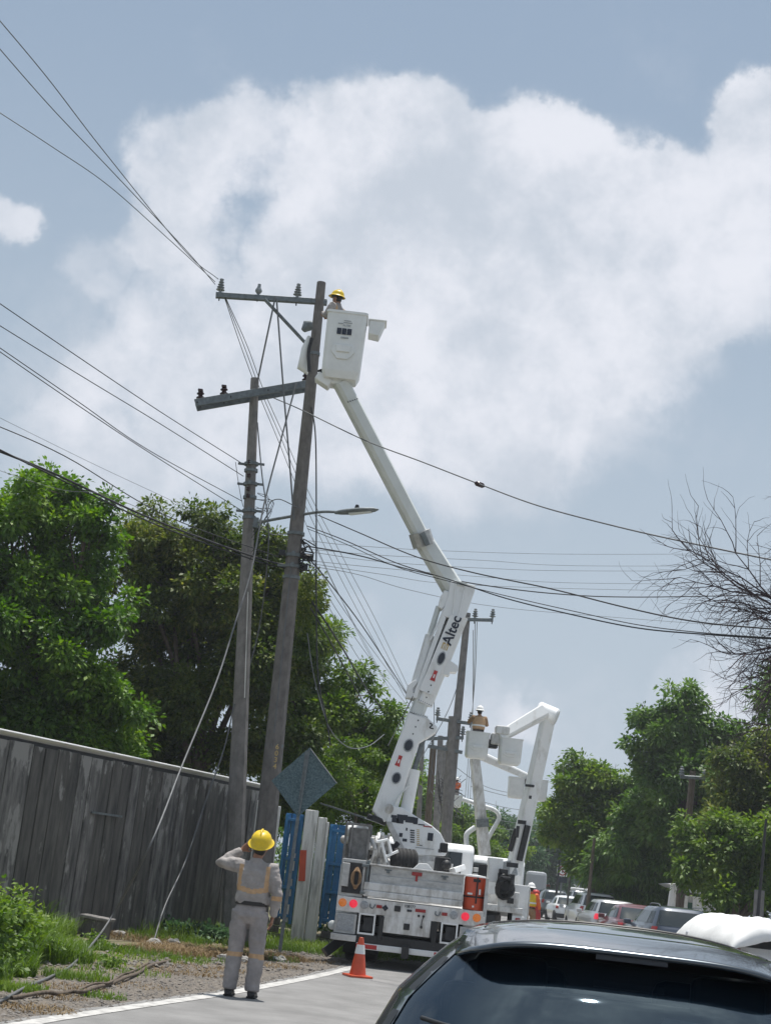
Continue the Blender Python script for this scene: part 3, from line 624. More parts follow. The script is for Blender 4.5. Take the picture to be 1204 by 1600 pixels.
far_pole(690, 1370, 694, 1165, 95, .16, .12, 'thinnest far pole half hidden behind the cluster', m='conc2')
for k, (x0, dx, y0) in enumerate(((742, -5, 972), (745, -9, 972), (739, -1, 985))):
    wire('descending_line', [(x0, y0, YF), (x0 + dx * .3, 1050, YF + 4), (x0 + dx, 1130, YF + 10), (x0 + dx * 1.6 - 2, 1220, YF + 22), (x0 + dx * 2 - 5, 1300, YF + 40)], .012, ['left', 'right', 'inner'][k] + ' thin line of three dropping from the tall far pole', 'wireg')
wire('descending_line', [(728, 1030, YF), (700, 1110, YF - 1), (655, 1190, YF - 2)], .014, 'stay wire slanting left from the tall far pole behind the boom', 'wireg')
wire('descending_line', [(678, 1090, YF), (677, 1160, YF), (670, 1240, YF)], .012, 'thin vertical line left of the tall far pole', 'wireg')
b = MB()
for k in range(30):
    q = P(682 + rnd.random() * 40, 1200 + rnd.random() * 80, YF + 3); q2 = P(672 + rnd.random() * 60, 1200 + rnd.random() * 90, YF + 6); b.tube([q, q.lerp(q2, .5) + Vector((0, 0, -.3 * rnd.random())), q2], .008 + .006 * rnd.random(), 5)
o = b.out('wire_tangle', 'wire'); tag(o, 'messy tangle of wires around the far pole cluster', 'wires')
for k, (y0, y1, lb) in enumerate(((1243, 1252, 'highest'), (1262, 1270, 'second'), (1268, 1284, 'third'), (1285, 1290, 'fourth'), (1300, 1298, 'lowest'))):
    wire('far_line', [(735, y0 - 14, 70), (800, (y0 + y1) / 2 - 2, 80), (870, y1, 92), (930, y1 - 2, 100)], .014, 'distant line crossing behind the right boom, ' + lb + ' of five', 'wireg')
wire('far_line', [(700, 1190, 60), (760, 1230, 70), (830, 1245, 80)], .012, 'distant line slanting from the far pole towards the boom', 'wireg')
# ================================================================ BUCKET TRUCK (nearest, detailed)
YT = 26.1
q = P(639.5, 1422.5, YT); TH = R(4.2)
TO = Vector((q.x, YT, 0)); LZ = q.z     # height of the lamp row
truck = thing('bucket_truck', TO, 'nearest white bucket truck with its long boom raised to the tall pole', 'bucket truck')
TM = Matrix.Translation(TO) @ Matrix.Rotation(-TH, 4, 'Z')
S_ = 1.0 / 426
def tb(parts, name, m, parent=None, bevel=.008, smooth=None):
    b = MB()
    for p_ in parts: b.box(p_[0], p_[1], *(p_[2:]))
    return b.out(name, m, parent or truck, mw=TM, bevel=bevel, smooth=smooth)
def crp(cx, cy):     # crop-2 pixel -> truck rear-plane (x, z)
    dx, dy = cx - 554, cy - 382; a = R(6.5)
    return ((dx * math.cos(a) + dy * math.sin(a)) * S_, LZ - (dy * math.cos(a) - dx * math.sin(a)) * S_)
# chassis, bumper and rear light bar
tb([((0, 3.4, .72), (.9, 6.8, .25)), ((0, .5, .62), (1.9, .8, .12))], 'chassis', 'dark')
tb([((0, .03, LZ - .015), (2.42, .06, .24))], 'light_bar', 'whitedirty')
LB = truck.children[-1]
def lamp_at(x, m, name, r=.055):
    b = MB(); b.lathe([(r + .012, -.005), (r + .012, .012), (r, .018), (r * .5, .03), (0.001, .032)], (x, 0, LZ), (0, -1, 0), 18); b.out(name, m, LB, mw=TM, smooth=40)
for x, m_, n_ in ((-1.11, 'amber', 'turn_lamp'), (-.93, 'redl', 'brake_lamp'), (-.75, 'decal_grey', 'reverse_lamp'), (.73, 'decal_grey', 'reverse_lamp'), (.92, 'redl', 'brake_lamp'), (1.11, 'amber', 'turn_lamp')): lamp_at(x, m_, n_)
for x in (-.60, .48):
    b = MB(); b.tube(smoothpath([(x - .05, -.015, LZ + .03), (x - .05, -.02, LZ - .02), (x, -.03, LZ - .035), (x + .03, -.02, LZ + .03)], 4), .010, 6); b.out('tie_down', 'galv', LB, mw=TM)
    tb([((x + .10, -.012, LZ), (.09, .03, .05))], 'marker_lamp', 'redl2', LB, .004)
tb([((-.40, -.012, LZ - .01), (.075, .02, .075), Matrix.Rotation(R(45), 3, 'Y'))], 'placard', 'decal', LB, .004)
tb([((-.20, -.012, LZ + .0), (.10, .02, .09))], 'plug_socket', 'dark', LB, .004)
tb([((0.0, -.012, LZ - .01), (.08, .02, .035))], 'small_placard', 'decal', LB, .003)
tb([((.18, -.012, LZ + .01), (.17, .02, .05))], 'marker_lamp', 'redl2', LB, .003)
text('108177', .062, TM @ Matrix.Translation((-.0, -.003, LZ + .055)) @ Matrix.Rotation(R(90), 4, 'X'), 'decal', LB)
b = MB(); b.lathe([(.02, 0), (.02, .02)], (.16, 0, LZ - .075), (0, -1, 0)); b.lathe([(.02, 0), (.02, .02)], (.24, 0, LZ - .075), (0, -1, 0)); b.tube([(.24, -.02, LZ - .08), (.22, -.03, LZ - .16), (.22, -.03, LZ - .24)], .007); b.ball((.22, -.03, LZ - .25), .022, 8); b.out('trailer_lead', 'black', LB, mw=TM)
# lower body
for sx_ in (-1, 1):
    x = sx_ * 1.03
    tb([((x, .22, .66), (.36, .40, .32))], 'step_box', 'alu')
    tb([((x, .01, .67), (.27, .02, .25))], 'box_door', 'decal_grey', truck.children[-1], .003)
    tb([((x, .05, .455), (.42, .36, .07)), ((x, -.12, .44), (.42, .03, .10))], 'step', 'alu')
    xx = sx_ * .68
    for dx, dz, w, h in ((-.125, 0, .03, .34), (.125, 0, .03, .34), (0, .155, .28, .03), (0, -.155, .28, .03)):
        pass
    b = MB()
    for dx, dz, w, h in ((-.125, 0, .03, .34), (.125, 0, .03, .34), (0, .155, .22, .03), (0, -.155, .22, .03)): b.box((xx + dx, .02, LZ - .30 + dz), (w, .05, h))
    b.out('hitch_frame', 'white', truck, mw=TM, bevel=.004)
    tb([((xx + .02, .06, LZ - .30), (.16, .04, .22))], 'mud_panel', 'dark')
    tb([((sx_ * .44, .03, LZ - .34), (.08, .10, .38))], 'bumper_bracket', 'black')
tb([((-.02, .02, LZ - .265), (.78, .05, .27))], 'plate_panel', 'whitedirty')
tb([((-.02, -.012, LZ - .27), (.10, .02, .10))], 'hitch_socket', 'dark', truck.children[-1])
tb([((0, .12, .445), (1.7, .25, .16))], 'underride_black_beam', 'black')  # plain black beam just above the underride bar
zz = .335
tb([((0, .0, zz), (1.62, .08, .095))], 'underride_bar', 'white'); UB = truck.children[-1]
tb([((-.64, -.045, zz), (.34, .01, .07))], 'red_reflector', 'red', UB, .002); tb([((.64, -.045, zz), (.34, .01, .07))], 'red_reflector', 'red', UB, .002)
tb([((-.27, -.045, zz), (.36, .01, .07))], 'white_reflector', 'refl', UB, .002); tb([((.27, -.045, zz), (.36, .01, .07))], 'white_reflector', 'refl', UB, .002)
tb([((0, -.05, zz - .02), (.12, .14, .20))], 'pintle_hook', 'black')
# wheels
def wheel(par, x, y, r=.48, w=.26, mw=TM, name='wheel'):
    b = MB(); b.lathe([(r * .55, -w / 2), (r * .92, -w / 2), (r, -w / 2 + .04), (r, w / 2 - .04), (r * .92, w / 2), (r * .55, w / 2)], (x, y, r), (1, 0, 0), 28); wv = b.out(name, 'rubber', par, mw=mw, smooth=30)
    b = MB(); b.lathe([(r * .56, -w / 2 + .02), (r * .5, -w / 2 + .05), (r * .2, -w / 2 + .08), (r * .2, w / 2 - .08), (r * .5, w / 2 - .05), (r * .56, w / 2 - .02)], (x, y, r), (1, 0, 0), 20); b.out('rim', 'whitedirty', wv, mw=mw, smooth=30)
for x in (-.95, -.66, .66, .95): wheel(truck, x, 1.75)
for x in (-.95, .95): wheel(truck, x, 6.6)
tb([((0, 1.75, .48), (1.5, .14, .14)), ((0, 1.75, .48), (.32, .34, .32))], 'rear_axle', 'dark')
for sx_ in (-.8, .8): tb([((sx_, 1.15, .40), (.60, .015, .5))], 'mud_flap', 'rubber')
# service body
tb([((0, 2.9, 1.02), (2.1, 5.6, .16))], 'deck', 'whitedirty')
tb([((-1.08, 3.0, 1.22), (.36, 4.4, .95)), ], 'side_cabinet', 'white'); SC = truck.children[-1]
tb([((1.08, 3.0, 1.10), (.36, 4.4, .75))], 'side_cabinet', 'white'); SC2 = truck.children[-1]
for k in range(4):
    tb([((-1.268, 1.4 + 1.05 * k, 1.2), (.02, .96, .8))], 'cabinet_door', 'white', SC); tb([((1.268, 1.4 + 1.05 * k, 1.1), (.02, .96, .62))], 'cabinet_door', 'alu', SC2)
# tailgate box
xa, za = crp(262, 75); xb, zb = crp(908, 140); tg0, tg1 = -.72, .84; ztop = (za + zb) / 2
tb([(((tg0 + tg1) / 2, .30, ztop - .15), (tg1 - tg0, .42, .30))], 'tailgate_box', 'alu'); TG = truck.children[-1]
tb([(((tg0 + tg1) / 2, .28, ztop + .012), (tg1 - tg0 + .03, .5, .026))], 'lid', 'whitedirty', TG, .006)
tb([(((tg0 + tg1) / 2, .22, ztop - .215), (tg1 - tg0, .30, .14))], 'lower_panel', 'alu', TG, .01)
tb([(((tg0 + tg1) / 2 - .03, .16, ztop - .34), (tg1 - tg0 + .09, .34, .13)), (((tg0 + tg1) / 2 - .03, .10, ztop - .455), (tg1 - tg0 + .09, .26, .10))], 'tail_shelf', 'whitedirty', TG, .02)
tb([((0.06, .075, ztop - .06), (.17, .03, .06)), ((.06, .07, ztop - .13), (.04, .03, .10))], 'latch', 'redl2', TG, .005)
for x in (-.42, .52): tb([((x, .08, ztop - .05), (.12, .03, .02)), ((x, .07, ztop - .08), (.05, .03, .04))], 'hinge', 'galv', TG, .004)
# left rear locker with rope coil
tb([((-1.0, .30, 1.40), (.40, .5, .60))], 'rear_locker', 'alu'); RL = truck.children[-1]
tb([((-1.0, .04, 1.40), (.32, .03, .50))], 'locker_recess', 'dark', RL)
tb([((-1.12, .02, 1.44), (.13, .04, .38))], 'locker_plate', 'alu', RL)
b = MB()
for k in range(7):
    n_ = 20; b.tube([(-.93 + .05 * math.cos(6.283 * i / n_) * (1 + .1 * k % 3), -.01 - .006 * k, 1.40 + (.17 - .008 * k) * math.sin(6.283 * i / n_)) for i in range(n_ + 1)], .014, 6)
b.out('rope_coil', 'rope', RL, mw=TM)
tb([((-.76, .25, 1.40), (.05, .4, .62)), ((-.80, .0, 1.18), (.10, .06, .05)), ((-.80, .0, 1.62), (.12, .06, .05))], 'locker_frame', 'galv', RL)
# orange drum
b = MB(); b.lathe([(.165, 0), (.175, .01), (.172, .25), (.178, .26), (.172, .28), (.178, .50), (.17, .52), (.17, .53)], (1.03, .22, 1.10), (0, 0, 1), 28); dr = b.out('bucket', 'orange', origin=TM @ Vector((1.03, .22, 1.10)), mw=TM, smooth=40); dr.name = 'water_barrel'
tag(dr, 'orange barrel strapped at the right rear corner of the nearest truck', 'barrel')
def addchild(b, name, m, par, **k): return b.out(name, m, par, **k)
b = MB(); b.lathe([(.172, 0), (.178, .005), (.17, .03), (.05, .04)], (1.03, .22, 1.63), (0, 0, 1), 28); b.out('lid', 'tarp', dr, mw=TM, smooth=40)
b = MB(); b.lathe([(.180, 0), (.184, .0), (.184, .025), (.180, .025)], (1.03, .22, 1.30), (0, 0, 1), 28); b.box((1.07, .035, 1.42), (.025, .012, .42)); b.box((1.06, .04, 1.58), (.12, .012, .05)); b.out('strap', 'black', dr, mw=TM)
b = MB(); b.box((1.12, .055, 1.40), (.03, .012, .09)); b.box((1.03, .04, 1.16), (.03, .02, .03)); b.box((.96, .05, 1.36), (.08, .01, .03)); b.out('sticker', 'tarp', dr, mw=TM)
tb([((1.235, .5, 1.33), (.035, .95, .62)), ((1.225, .03, 1.33), (.05, .03, .62))], 'right_rear_panel', 'alu')
# outrigger on the left, lamp
b = MB(); a_ = P(548, 1458, YT + 1); c_ = P(507, 1489, YT + .8); b.beam(a_, c_, .16, .14, ch=.05); b.out('outrigger', 'black', truck)
b = MB(); b.lathe([(.05, 0), (.075, .03), (.075, .06), (.05, .08)], P(519, 1446, YT + .3), (0, -1, .1), 18); b.out('work_lamp', 'boom', truck, smooth=40)
MT['rackgrey'] = mat('rack_grey', (.24, .235, .23), .6, .2, var=.5, vs=9, bump=.1)
# equipment on the deck at the left: rack, hose reels, winch
b = MB()
for (x, z, w, h) in ((-1.26, 1.98, .04, .62), (-.86, 1.98, .04, .62), (-1.06, 2.30, .44, .04), (-1.06, 1.70, .44, .04), (-1.16, 2.0, .03, .6)): b.box((x, 1.0, z), (w, .05, h)); b.box((x, 1.5, z), (w, .05, h))
b.box((-1.04, 1.25, 1.98), (.34, .4, .52)); b.out('tool_rack', 'rackgrey', truck, mw=TM, bevel=.006)
for (px, py, r_) in ((558, 1300, .115), (561, 1322, .09), (549, 1312, .07)):
    b = MB(); q = P(px, py, YT + 1.3); b.lathe([(r_ * .6, -.2), (r_, -.17), (r_, .15), (r_ * .7, .2)], q, (.9, -.45, .1), 20); b.out('winch_motor', 'whitedirty', truck, smooth=40)
b = MB()
for k in range(11):
    px = 566 + rnd.random() * 42; y0 = 1300 + rnd.random() * 14
    q = [P(px, y0, YT + 1.2 + rnd.random()), P(px + rnd.random() * 14 - 4, y0 + 20, YT + 1.1 + rnd.random()), P(px + rnd.random() * 24 - 8, y0 + 48, YT + 1.2 + rnd.random())]
    b.tube(smoothpath(q, 5), .022 + .018 * rnd.random(), 7)
b.out('hoses', 'whitedirty', truck, smooth=40)
for (px, py, r_) in ((577, 1328, .24), (592, 1333, .20)):
    b = MB(); q = P(px, py, YT + 1.7); 
    for o_ in (-.1, .1):
        pts = [q + Vector((o_, math.cos(t) * r_ * .8, math.sin(t) * r_)) for t in [i * 6.2832 / 24 for i in range(25)]]; b.tube(pts, .018, 6)
    for t in range(8): b.tube([q + Vector((-.1, math.cos(t * .785) * r_ * .8, math.sin(t * .785) * r_)), q + Vector((.1, math.cos(t * .785) * r_ * .8, math.sin(t * .785) * r_))], .012, 5)
    b.lathe([(.08, -.12), (.08, .12)], q, (1, 0, 0)); b.out('hose_reel', 'whitedirty', truck)
b = MB()
for k in range(9):
    q = P(570 + 6 * k, 1318 + rnd.random() * 34, YT + 1.9); b.box(q, (.05 + .1 * rnd.random(), .2, .06 + .14 * rnd.random()), Matrix.Rotation(rnd.random(), 3, 'Y'))
b.out('deck_fittings', 'dark', truck, bevel=.006)
b = MB()
for (p0, p1) in (((588, 1316), (606, 1312)), ((606, 1312), (612, 1336)), ((596, 1316), (604, 1348)), ((600, 1340), (622, 1330))): b.tube([P(*p0, YT + 1), P(*p1, YT + 1)], .024, 7)
b.out('handrail', 'white', truck)
b = MB(); q = P(631, 1346, YT + 1.3); b.lathe([(.10, -.2), (.19, -.2), (.21, -.14), (.21, .14), (.19, .2), (.10, .2)], q, (1, .25, 0), 26)
for k in range(5): b.lathe([(.212, -.15 + .07 * k), (.222, -.14 + .07 * k), (.222, -.11 + .07 * k), (.212, -.10 + .07 * k)], q, (1, .25, 0), 26)
b.out('cable_drum', 'rubber', truck, smooth=30)
b = MB(); b.prism([P(640, 1362, YT + 1), P(655, 1349, YT + 1), P(668, 1350, YT + 1), P(681, 1366, YT + 1)], (0, .5, 0)); b.out('pedestal_guard', 'white', truck, bevel=.01)
b = MB(); b.box(P(690, 1352, YT + 1.6), (.26, .3, .26)); b.box(P(693, 1325, YT + 1.8), (.14, .2, .17)); b.ball(P(697, 1352, YT + 1.4), .09); b.out('control_valves', 'black', truck, bevel=.02)
b = MB(); b.beam(P(700, 1364, YT + 1.6), P(716, 1358, YT + 1.9), .10, .3, ch=.1); b.out('outrigger_pad', 'white', truck, bevel=.008)
# cab
CX, CY = 0, 5.35
b = MB()
prof = [(5.15, .75), (5.15, 2.16), (5.35, 2.26), (6.3, 2.26), (6.75, 1.62), (7.75, 1.45), (7.85, .7)]
b.prism([(-1.0, y, z) for y, z in prof], (2.0, 0, 0)); cab = b.out('cab', 'white', truck, mw=TM, bevel=.07, smooth=40)
tb([((0, 5.14, 1.82), (1.55, .03, .55))], 'rear_window', 'glass', cab, .03)
tb([((-1.005, 6.0, 1.85), (.02, .8, .5))], 'side_window', 'glass', cab, .01); tb([((1.005, 6.0, 1.85), (.02, .8, .5))], 'side_window', 'glass', cab, .01)
b = MB(); b.prism([(-.85, 6.35, 2.2), (-.85, 6.77, 1.66), (.85, 6.77, 1.66), (.85, 6.35, 2.2)], (0, .02, .012)); b.out('windscreen', 'glass', cab, mw=TM)
for sx_ in (-1, 1): tb([((sx_ * 1.22, 6.4, 1.75), (.18, .08, .36)), ((sx_ * 1.08, 6.4, 1.75), (.2, .03, .03))], 'mirror', 'black', cab)

# turret: pedestal, turntable and the side plates
def pxprism(pts, Y, dep, name, m, parent=truck, bevel=.012, smooth=None):
    b = MB(); b.prism([P(x, y, Y) for x, y in pts], (0, dep, 0)); return b.out(name, m, parent, bevel=bevel, smooth=smooth)
YB = YT + 2.4
pc = P(668, 1352, YB + .35)
b = MB(); b.lathe([(.42, -.5), (.42, -.05), (.46, -.05), (.46, .07), (.40, .07), (.40, .16)], (pc.x, pc.y, pc.z), (0, 0, 1), 28); b.out('turntable', 'whitedirty', truck, smooth=30)
tur = pxprism([(610, 1259), (628, 1262), (650, 1276), (674, 1290), (688, 1302), (696, 1318), (699, 1330), (695, 1338), (648, 1337), (632, 1334), (617, 1300), (603, 1284)], YB - .05, .62, 'turret', 'white', bevel=.02)
pxprism([(603, 1284), (611, 1284), (634, 1330), (622, 1330)], YB - .10, .3, 'turret_arm', 'alu', tur)
def decal(cx, cy, w, h, Y, m, parent, name='decal', a=-6.5):
    q = P(cx, cy, Y); b = MB(); b.box(q, (w, .006, h), Matrix.Rotation(R(-a if False else 0), 3, 'Y')); return b.out(name, m, parent)
YD = YB - .055
for (x, y, w, h) in ((615, 1276, .10, .05), (617, 1282, .12, .08), (625, 1280, .13, .16), (633, 1278, .08, .10), (640, 1281, .16, .11), (649, 1283, .08, .12), (626, 1305, .06, .07), (632, 1313, .08, .05), (635, 1296, .03, .05), (672, 1308, .10, .14), (687, 1330, .06, .06)): decal(x, y, w, h, YD, 'decal', tur)
for k in range(6): decal(644, 1298 + 3.6 * k, .08, .022, YD, 'decal', tur, 'vent_slot')
for k in range(9): decal(653, 1297 + 3 * k, .05, .012, YD, 'gold', tur, 'instruction_line')
decal(668, 1292, .16, .02, YD, 'redl2', tur); decal(655, 1321, .10, .012, YD, 'decal', tur); decal(663, 1326, .34, .012, YD, 'decal_grey', tur)
decal(658, 1289, .12, .02, YD, 'decal', tur)
b = MB(); b.lathe([(.09, 0), (.09, .03), (.06, .04), (.05, .06)], P(607, 1264, YB - .06), (0, -1, 0), 18); b.out('pivot_pin', 'whitedirty', tur, smooth=30)
# lower boom, built of two box sections with a neck and a flared head
LBm = pxprism([(581, 1267), (638, 1113), (667, 1121), (684, 1136), (682, 1144), (670, 1152), (654, 1162), (622, 1256), (603, 1284), (597, 1286)], YB + .05, .42, 'lower_boom', 'white', bevel=.035)
b = MB(); b.beam(P(606, 1258, YB + .32), P(653, 1116, YB + .32), .27, .42, tw=.35, ch=.12); b.out('boom_inner', 'white', LBm)
b = MB(); b.lathe([(.17, 0), (.19, .02), (.19, .10), (.15, .10)], P(590, 1277, YB + .20), (P(590, 1277, YB) - P(640, 1150, YB)), 20); b.out('boom_end_cap', 'dark', LBm)
b = MB(); b.beam(P(650, 1118, YB + .25), P(664, 1080, YB + .25), .28, .36, ch=.15); b.out('boom_neck', 'boom', LBm)
b = MB(); b.beam(P(658, 1100, YB + .25), P(714, 962, YB + .25), .30, .40, tw=.45, ch=.10); b.out('upper_section', 'white', LBm); US = LBm.children[-1]
pxprism([(644, 1090), (651, 1091), (697, 965), (690, 961)], YB + .02, .3, 'cable_tray', 'white', LBm)
pxprism([(689, 962), (700, 930), (703, 908), (712, 907), (743, 915), (741, 925), (726, 966), (710, 968)], YB + .02, .46, 'boom_head', 'white', LBm, .02)
HD = LBm.children[-1]
for a_, b_ in (((712, 910), (707, 960)), ((727, 914), (716, 962))):
    bb = MB(); bb.tube([P(*a_, YB - .01), P(*b_, YB - .01)], .014, 6); bb.out('rib', 'white', HD)
pxprism([(712, 907), (730, 911), (727, 916), (712, 913)], YB - .02, .1, 'head_notch', 'boom', HD, .004)
mwT = Matrix.Translation(P(706, 986, YB - .03)) @ Matrix.Rotation(R(90), 4, 'X') @ Matrix.Rotation(R(62), 4, 'Z') 
MT['navy'] = mat('navy_decal', (.012, .018, .04), .4)
# orientation of the boom side face in the picture: along its axis
axd = (P(714, 962, YB) - P(660, 1100, YB)).normalized(); nd = Vector((0, -1, 0)); nd = (nd - axd * nd.dot(axd)).normalized(); yd = nd.cross(axd).normalized()
q_ = Matrix.Rotation(.45, 3, axd); 
def facemat(px, py, axd=axd, Y=YB - .06):
    nd = Vector((0, -1, 0)); nd = (nd - axd * nd.dot(axd)).normalized(); yd = nd.cross(axd)
    m = Matrix((axd, yd, nd)).transposed().to_4x4(); m.translation = P(px, py, Y); return m
plate = MB(); f0, f1 = P(664, 1082, YB + .0), P(713, 964, YB + .0)
plate.beam(f0, f1, .245, .05, ch=.1); plate.out('side_plate', 'white', LBm); SP = LBm.children[-1]
text('Altec', .27, facemat(706, 985, Y=YB - .035), 'navy', SP)
bb = MB(); bb.box((0, 0, 0), (.13, .12, .006)); bb.out('gold_emblem', 'gold', SP, mw=facemat(695, 1010, Y=YB - .03))
bb = MB(); bb.box((0.02, 0, 0), (.16, .015, .007)); bb.box((-.02, .03, 0), (.10, .015, .007)); bb.box((-.02, -.03, 0), (.10, .015, .007)); bb.out('emblem_lines', 'white', SP, mw=facemat(695, 1010, Y=YB - .034))
def oval(px, py, par, a=.11, bq=.055, Y=YB - .03, ax_=axd):
    m = facemat(px, py, ax_, Y); b = MB(); pts = [(a * math.cos(t) * 1.25, bq * math.sin(t) * 1.3, 0) for t in [i * 6.2832 / 24 for i in range(24)]]; b.prism(pts, (0, 0, .008)); b.out('oval_rim', 'decal_grey', par, mw=m)
    b = MB(); pts = [(a * math.cos(t), bq * math.sin(t), .009) for t in [i * 6.2832 / 24 for i in range(24)]]; b.prism(pts, (0, 0, .006)); b.out('oval_hole', 'decal', par, mw=m)
oval(689, 1029, SP)
def redmark(px, py, par, ax_=axd, Y=YB - .03):
    m = facemat(px, py, ax_, Y); b = MB(); b.prism([(-.10, -.05, 0), (-.10, .05, 0), (.0, .03, 0), (.10, .035, 0), (.10, -.035, 0), (0, -.03, 0)], (0, 0, .006)); b.out('warning_decal', 'red', par, mw=m)
    b = MB(); b.box((-.01, 0, .008), (.07, .025, .006)); b.out('warning_symbol', 'white', par, mw=m)
redmark(678, 1056, SP)
for px, py in ((673, 1071), (669, 1081), (666, 1090)):
    b = MB(); b.lathe([(.014, 0), (.014, .008)], P(px, py, YB - .026), (0, -1, 0), 10); b.out('bolt', 'decal', SP)
ax2_ = (P(640, 1140, YB) - P(600, 1250, YB)).normalized()
for px, py in ((653, 1126), (649, 1136), (645, 1147)):
    b = MB(); b.lathe([(.014, 0), (.014, .010)], P(px, py, YB + .048), (0, -1, 0), 10); b.out('bolt', 'decal', LBm)
oval(638, 1165, LBm, .10, .07, YB + .04, ax2_); oval(619, 1216, LBm, .09, .065, YB + .04, ax2_); redmark(623, 1189, LBm, ax2_, YB + .04)
for k in range(9): 
    b = MB(); b.lathe([(.012, 0), (.012, .012)], P(640 + 3.4 * k, 1112 + 1.1 * k, YB + .045), (0, -1, 0), 8); b.out('rivet', 'decal_grey', LBm)
for k in range(7):
    b = MB(); b.lathe([(.012, 0), (.012, .012)], P(654 + 3.2 * k, 1094 + 1.4 * k, YB - .03), (0, -1, 0), 8); b.out('rivet', 'decal_grey', LBm)
b = MB(); b.tube(smoothpath([P(671, 1130, YB), P(675, 1133, YB), P(671, 1137, YB), P(677, 1139, YB)], 4), .012, 6); b.out('hook', 'dark', LBm)
# bracket on the right of the boom
pxprism([(697, 1030), (703, 1032), (706, 1034), (715, 1040), (716, 1046), (713, 1051), (703, 1050), (702, 1056), (692, 1054)], YB + .1, .28, 'boom_rest', 'white', LBm)
# elbow cylinder at the left
b = MB(); b.beam(P(645, 1082, YB + .2), P(671, 993, YB + .2), .17, .17, ch=.3); cyl = b.out('elbow_cylinder', 'white', LBm)
b = MB(); b.tube([P(671, 993, YB + .2), P(685, 948, YB + .2)], .055, 12); b.out('piston_rod', 'boom', cyl, smooth=40)
pxprism([(634, 1090), (637, 1070), (648, 1062), (654, 1064), (645, 1076), (646, 1092)], YB + .05, .3, 'cylinder_bracket', 'white', cyl)
pxprism([(684, 948), (688, 932), (694, 922), (702, 925), (697, 944), (690, 952)], YB + .05, .3, 'elbow_link', 'white', cyl)
b = MB(); b.tube([P(672, 1000, YB + .05), P(690, 960, YB + .05), P(694, 950, YB + .05)], .02, 6); b.out('hose', 'white', cyl)
# lift cylinder at the right
b = MB(); b.tube([P(633, 1275, YB + .3), P(647, 1203, YB + .3)], .115, 18); lc = b.out('lift_cylinder', 'white', truck, smooth=40)
b = MB(); b.tube([P(647, 1203, YB + .3), P(662, 1152, YB + .3)], .05, 12); b.out('piston_rod', 'galv', lc, smooth=40)
b = MB(); b.tube(smoothpath([P(612, 1262, YB), P(626, 1240, YB), P(640, 1226, YB)], 4), .018, 6); b.out('hose', 'boom', lc)
# upper boom up to the bucket
U0 = P(706, 918, YB + .25); U1 = P(657, 838, YB - .0); U2 = P(531, 596, YB - 1.3)
b = MB(); b.beam(U0, U1, .37, .34, .33, .30, tw=.3, ch=.2); ub = b.out('upper_boom', 'boom', truck)
b = MB(); b.beam(U1, U2, .275, .27, .275, .25, tw=.3, ch=.2); b.out('fibreglass_tube', 'boom', ub)
b = MB(); b.beam(P(662, 853, YB + .02), P(655, 831, YB - .05), .37, .36, tw=.3, ch=.2); b.out('tube_collar', 'alu', ub)
b = MB(); b.beam(P(668, 852, YB - .22), P(659, 832, YB - .28), .10, .06); b.out('collar_block', 'galv', ub)
for t in (.85,):
    q = U1.lerp(U2, t); 
    for k in range(5):
        b = MB(); b.lathe([(.012, 0), (.012, .012)], q + Vector((-.08 + .04 * k, -.17, .02 * k)), (0, -1, 0), 8); b.out('rivet', 'decal', ub)
# bucket
YK = U2.y + .05
bc = P(537, 545, YK); ktop = P(537, 494, YK).z; kbot = P(533, 597, YK).z
bucket = None
def make_bucket(par, c, zt_, zb_, w, d, m='fiberglass', yaw=0, tray=True, name='bucket', detail=True):
    """open tub with rim, tapered foot and an embossed step"""
    rings = []; bm = bmesh.new()
    def ring(wx, wy, z, c_=.12, ):
        pts = []
        for sx_, sy_ in ((-1, -1), (1, -1), (1, 1), (-1, 1)):
            for k in range(4):
                a = math.pi * (1 + .5 * [(-1, -1), (1, -1), (1, 1), (-1, 1)].index((sx_, sy_))) + k / 3 * math.pi / 2
                pts.append((sx_ * (wx / 2 - c_) + math.cos(a) * c_, sy_ * (wy / 2 - c_) + math.sin(a) * c_, z))
        return [bm.verts.new(p_) for p_ in pts]
    H = zt_ - zb_; prof = [(.80, .80, 0), (.93, .93, .09 * H), (.95, .95, .12 * H), (1.0, 1.0, .96 * H), (1.05, 1.06, .965 * H), (1.05, 1.06, H), (.97, .96, H), (.95, .95, .93 * H), (.88, .88, .15 * H)]
    for k, (a, b_, z) in enumerate(prof): rings.append(ring(w * a, d * b_, z, .07))
    for r1, r2 in zip(rings[:-1], rings[1:]):
        for k in range(len(r1)): bm.faces.new((r1[k], r1[(k + 1) % len(r1)], r2[(k + 1) % len(r1)], r2[k]))
    bm.faces.new(rings[0]); bm.faces.new(rings[-1])
    bmesh.ops.recalc_face_normals(bm, faces=bm.faces)
    me = bpy.data.meshes.new(name); mwb = Matrix.Translation((c[0], c[1], zb_)) @ Matrix.Rotation(yaw, 4, 'Z'); bmesh.ops.transform(bm, matrix=mwb, verts=bm.verts); bm.to_mesh(me); bm.free()
    o = link(name, me, m, par, smooth=35)
    if detail:
        b = MB(); f = -d / 2
        b.prism([(-.19, f - .0, H * .48), (.19, f, H * .48), (.22, f, H * .38), (.10, f, H * .27), (-.10, f, H * .27), (-.22, f, H * .38)], (0, -.02, 0)); b.out('step_boss', m, o, mw=mwb, bevel=.008)
        b = MB(); b.prism([(-.14, f - .02, H * .47), (.14, f - .02, H * .47), (.12, f - .02, H * .37), (-.12, f - .02, H * .37)], (0, -.035, 0)); b.out('step', m, o, mw=mwb, bevel=.01)
    return o, mwb, H
bucket, mwb, H = make_bucket(truck, (bc.x, YK, 0), ktop, kbot, .74, .60)
f = -.305
